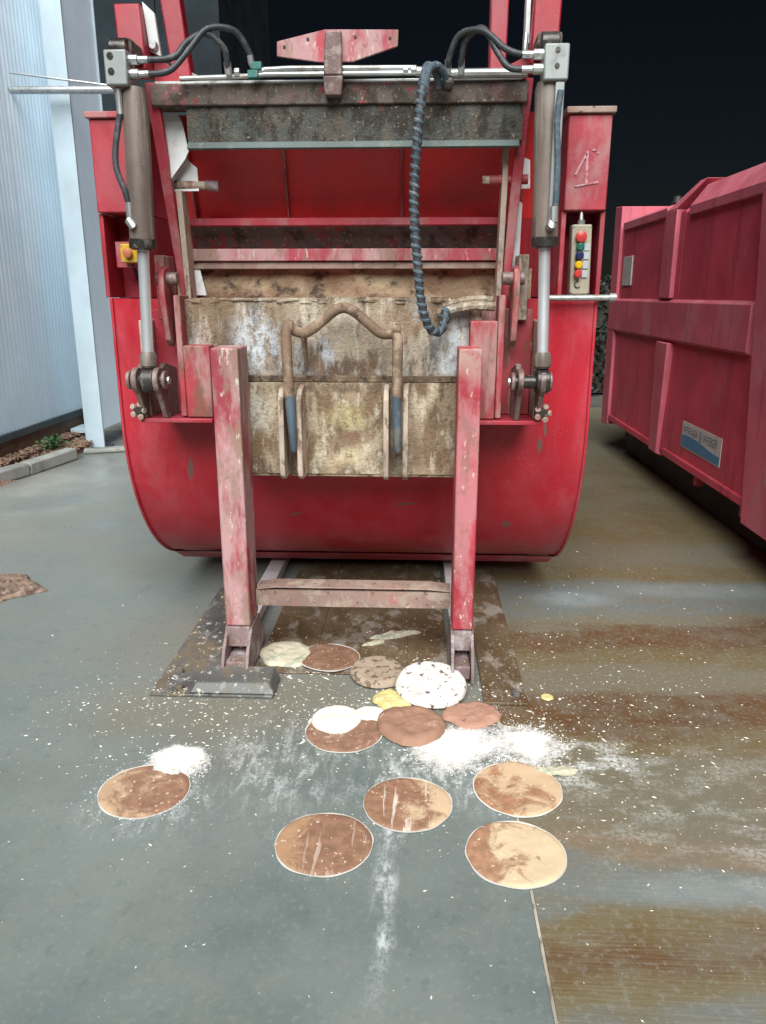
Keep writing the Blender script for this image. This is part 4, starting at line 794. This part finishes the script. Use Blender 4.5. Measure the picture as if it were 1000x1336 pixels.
board(-.262, 2.565, .003, .146, .140, 6, board_mat('board_under', 6, (.27, .15, .10), (.5, .38, .28), (.62, 0)), 'brown round board lying under the smooth white dough')
board(-.386, 3.156, .016, .138, .142, 7, board_mat('board_back', 7, (.22, .125, .08), (.33, .2, .13), (.58, 0)), 'dull brown round board farthest back beside the mouldy dough', (-.03, .03, 0))
def dough_mat(name, base, spots, amt, thr=.6, seed=0, rough=.75, scale=30):
    t = NT(name); p = t.obj(); m = t.mapv(p, (1, 1, 1), (seed, seed*2, 0))
    n1 = t.noise(m, scale, 5, .6, .3); n2 = t.noise(m, 12, 5); n3 = t.noise(m, 120, 4, .7)
    col = t.mix(t.rng(n2, .3, .7), tuple(c*.88 for c in base), tuple(min(.85, c*1.08) for c in base))
    col = t.mix(t.rng(n1, thr, thr+.05, 0, amt), col, spots)
    return t.out(col, rough, 0, t.bump(t.math('ADD', n2, t.math('MULTIPLY', n3, .3)), .4, .004), .3)
M['dough_white'] = dough_mat('smooth_white_dough', (.80, .76, .65), (.6, .55, .42), .3, .66)
M['speck'] = dough_mat('speckled_white_base', (.68, .63, .59), (.10, .08, .07), .95, .585, 3, scale=34)
M['greyb'] = dough_mat('grey_brown_base', (.36, .28, .21), (.13, .09, .06), .9, .54, 5, scale=36)
M['cocoa'] = dough_mat('cocoa_dough', (.33, .185, .125), (.52, .36, .27), .6, .58, 6, scale=16)
M['pinkd'] = dough_mat('pinkish_cocoa_dough', (.42, .235, .17), (.2, .1, .07), .7, .62, 8, scale=22)
M['mould'] = dough_mat('mouldy_pale_dough', (.52, .48, .36), (.22, .27, .21), .6, .55, 9, scale=14)
M['yellowd'] = dough_mat('yellow_dough', (.62, .52, .22), (.74, .66, .42), .7, .56, 11, scale=20)
M['flour'] = dough_mat('flour', (.83, .82, .78), (.72, .70, .64), .5, .6, 13, .95, 60)
put(blobmesh(.098, .098, .016, 21, .05, .10), 'dough_disc', M['dough_white'], (-.300, 2.642, .006), 'smooth white round of dough on the brown board', 'dough')
put(blobmesh(.075, .05, .012, 22, .15, .25), 'dough_strip', M['dough_white'], (-.175, 2.690, .006), 'small cream tongue of dough between white round and yellow lump', 'dough')
put(blobmesh(.150, .150, .022, 23, .03, .06, flat=.86), 'flat_cake', M['speck'], (.072, 2.880, .038), 'thick white round cake with black specks leaning by the right post', 'cake', 'cake rounds on the floor', (.16, -.02, .3))
put(blobmesh(.122, .128, .024, 24, .05, .14, flat=.8), 'flat_cake', M['greyb'], (-.158, 3.020, .014), 'grey-brown round cake behind the speckled white one', 'cake', 'cake rounds on the floor', (.03, .05, 0))
put(blobmesh(.135, .135, .030, 25, .08, .22, flat=.7), 'flat_cake', M['cocoa'], (-.008, 2.610, .006), 'thick lumpy cocoa-brown cake in front of the speckled white one', 'cake', 'cake rounds on the floor', (0, .04, .4))
put(blobmesh(.115, .095, .018, 26, .16, .3, flat=.7), 'crumpled_cake', M['pinkd'], (.232, 2.700, .006), 'crumpled pinkish brown cake at the foot of the right post', 'cake', 'cake rounds on the floor', (0, 0, .3))
put(blobmesh(.120, .135, .016, 27, .15, .3, flat=.7), 'dough_disc', M['mould'], (-.585, 3.185, .012), 'mouldy pale dough round behind the left post', 'dough', None, (0, 0, .7))
put(blobmesh(.085, .075, .020, 28, .2, .3, flat=.6), 'dough_lump', M['yellowd'], (-.085, 2.800, .006), 'yellow lump of dough squeezed between the cakes', 'dough')
put(blobmesh(.075, .022, .014, 29, .35, .4, flat=.5), 'dough_lump', M['mould'], (.505, 2.345, .003), 'knobbly yellowish dough scrap beside the tan board', 'dough')
put(blobmesh(.026, .026, .006, 30, .15, .2, flat=.6), 'dough_lump', M['yellowd'], (.549, 2.862, .003), 'tiny pale round crumb beside the brown floor plate', 'dough')
put(blobmesh(.105, .026, .018, 33, .45, .6, 18, 64, .45), 'dough_twist', M['mould'], (-.085, 3.415, .0105), 'twisted pale strip of dough on the wide bay plate', 'dough', None, (0, 0, .35))
put(blobmesh(.055, .016, .012, 36, .45, .6, 14, 48, .45), 'dough_twist', M['mould'], (-.19, 3.32, .0105), 'short torn dough shred in front of the twisted strip', 'dough', None, (0, 0, .5))
def flour_patch(name, seed, k=1.15):
    t = NT(name); g = t.n('TexCoord').outputs['Generated']; p = t.obj()
    x, y_, z = t.xyz(g); dx = t.math('MULTIPLY', t.math('SUBTRACT', x, .5), 2); dy = t.math('MULTIPLY', t.math('SUBTRACT', y_, .5), 2)
    r = t.math('SQRT', t.math('ADD', t.math('MULTIPLY', dx, dx), t.math('MULTIPLY', dy, dy)))
    n = t.noise(t.mapv(p, (1, 1, 1), (seed, seed, 0)), 14, 9, .72); n2 = t.noise(t.mapv(p, (1, 1, 1), (seed, 0, 3)), 90, 5, .7)
    v = t.math('ADD', t.math('SUBTRACT', k, r), t.math('MULTIPLY', t.math('SUBTRACT', t.math('ADD', n, t.math('MULTIPLY', n2, .5)), .75), 1.5))
    al = t.rng(v, .12, .55)
    col = t.mix(t.rng(n, .3, .7), (.76, .74, .69), (.84, .83, .80))
    m = t.out(col, .95, 0, t.bump(t.math('ADD', n, t.math('MULTIPLY', n2, .4)), .5, .006), .2); t.l(al, t.b.inputs['Alpha']); return m
FP = [flour_patch('flour_patch_'+q, i*5+2, (1.1, .92, .86)[i]) for i, q in enumerate(('small', 'wide', 'thin'))]
put(blobmesh(.120, .105, .012, 41, .30, .35, 26, 120, .2), 'flour_heap', FP[0], (-.835, 2.345, .004), 'bright white flour heap on the back of the lone left board', 'flour', 'flour heaps')
put(blobmesh(.250, .175, .008, 42, .25, .4, 26, 140, .15), 'flour_heap', FP[1], (.165, 2.475, .002), 'wide white flour heap in front of the cakes', 'flour', 'flour heaps', (0, 0, .5))
put(blobmesh(.175, .165, .006, 43, .3, .4, 26, 140, .15), 'flour_heap', FP[2], (.405, 2.515, .002), 'thin white flour heap over the slab joint at right', 'flour', 'flour heaps')
# crumbs: too many to count
cr = MB(); rnd = random.Random(12)
def crumb(x, y, z, s):
    a = rnd.uniform(0, 6.28); l = s*rnd.uniform(.8, 2.2); w_ = s*rnd.uniform(.4, .8); h = s*rnd.uniform(.25, .6)
    c, n_ = math.cos(a), math.sin(a)
    q = [(l, 0), (.2*l, w_), (-l, .2*w_), (-.1*l, -w_)]
    cr.add([(x+u*c-v*n_, y+u*n_+v*c, z) for u, v in q]+[(x+.1*l*c, y+.1*l*n_, z+h)], [(0, 1, 4), (1, 2, 4), (2, 3, 4), (3, 0, 4), (3, 2, 1, 0)])
def field(n, cx, cy, sx, sy, s0, s1, zf=.001):
    for _ in range(n):
        x, y = rnd.gauss(cx, sx), rnd.gauss(cy, sy)
        if y < .7 or y > 7: continue
        z = zf
        if 2.8 < y < 4.5 and (-1.09 < x < -.85 or .29 < x < .46): z = .0145
        if 3.02 < y and -.7 < x < .15: z = .0105
        if y > 3 and (-.83 < x < -.70 or .15 < x < .27): continue
        crumb(x, y, z, s0+(s1-s0)*rnd.random()**3)
field(558, -.85, 2.72, .35, .16, .0018, .0065); field(434, -.2, 2.85, .35, .25, .0018, .006); field(496, .45, 2.75, .35, .25, .0018, .006)
field(310, .9, 2.9, .5, .5, .0015, .006); field(217, -.6, 2.3, .35, .25, .0015, .005); field(279, .5, 2.35, .4, .25, .0015, .006)
field(279, .9, 2.1, .6, .5, .0015, .0045); field(124, -1.2, 3.1, .4, .5, .0015, .005); field(99, -.6, 1.9, .6, .5, .0012, .004); field(155, 1.0, 3.8, .5, .7, .002, .006); field(124, -.3, 3.2, .25, .2, .0015, .005)
fl = cr; cr = MB()
def dust(n, cx, cy, rx, ry, s0, s1):
    for _ in range(n):
        a = rnd.uniform(0, 6.28); r = .75+abs(rnd.gauss(0, .28)); crumb(cx+r*rx*math.cos(a), cy+r*ry*math.sin(a), .0008, s0+(s1-s0)*rnd.random()**2)
dust(900, -.835, 2.345, .10, .09, .0008, .004); dust(1500, .165, 2.475, .19, .14, .0008, .004); dust(1500, .41, 2.515, .13, .13, .0008, .004); dust(500, -.9, 2.18, .17, .16, .0006, .003); dust(300, -.28, 2.62, .16, .15, .0008, .003); dust(300, -.266, 1.948, .165, .155, .0004, .0015)
solo(cr, 'flour_specks', M['flour'], (0, 2.4, 0), 'fine white flour specks scattered round the flour heaps', 'flour', kind='stuff', smooth=0)
cr = fl
M['crumb'] = grime('cream_crumbs', (.80, .75, .64), [((.84, .82, .78), (3, 3, 3), .5, .6, .6)], .85, bump=0)
field(60, .05, 2.72, .28, .14, .004, .013); field(40, -.45, 3.05, .2, .12, .004, .011); field(30, .5, 2.5, .15, .12, .004, .010)
solo(cr, 'crumbs', M['crumb'], (0, 2.6, 0), 'cream coloured crumbs and flakes strewn over the floor', 'crumbs', kind='stuff', smooth=0)
# flat brown trodden heap at the left edge
M['mulch'] = grime('trodden_brown_waste', (.17, .115, .085), [((.30, .22, .17), (26, 26, 26), .5, .62, .8), ((.06, .04, .03), (30, 30, 30), .52, .62, .8)], .85, bump=.8, seed=61)
hp_ = blobmesh(.30, .21, .030, 52, .25, .9, 26, 90, .5); put(hp_, 'waste_heap', M['mulch'], (-2.40, 3.93, .002), 'flat trodden brown waste heap on the grey slab at the left edge', 'heap', None, (0, 0, .2))
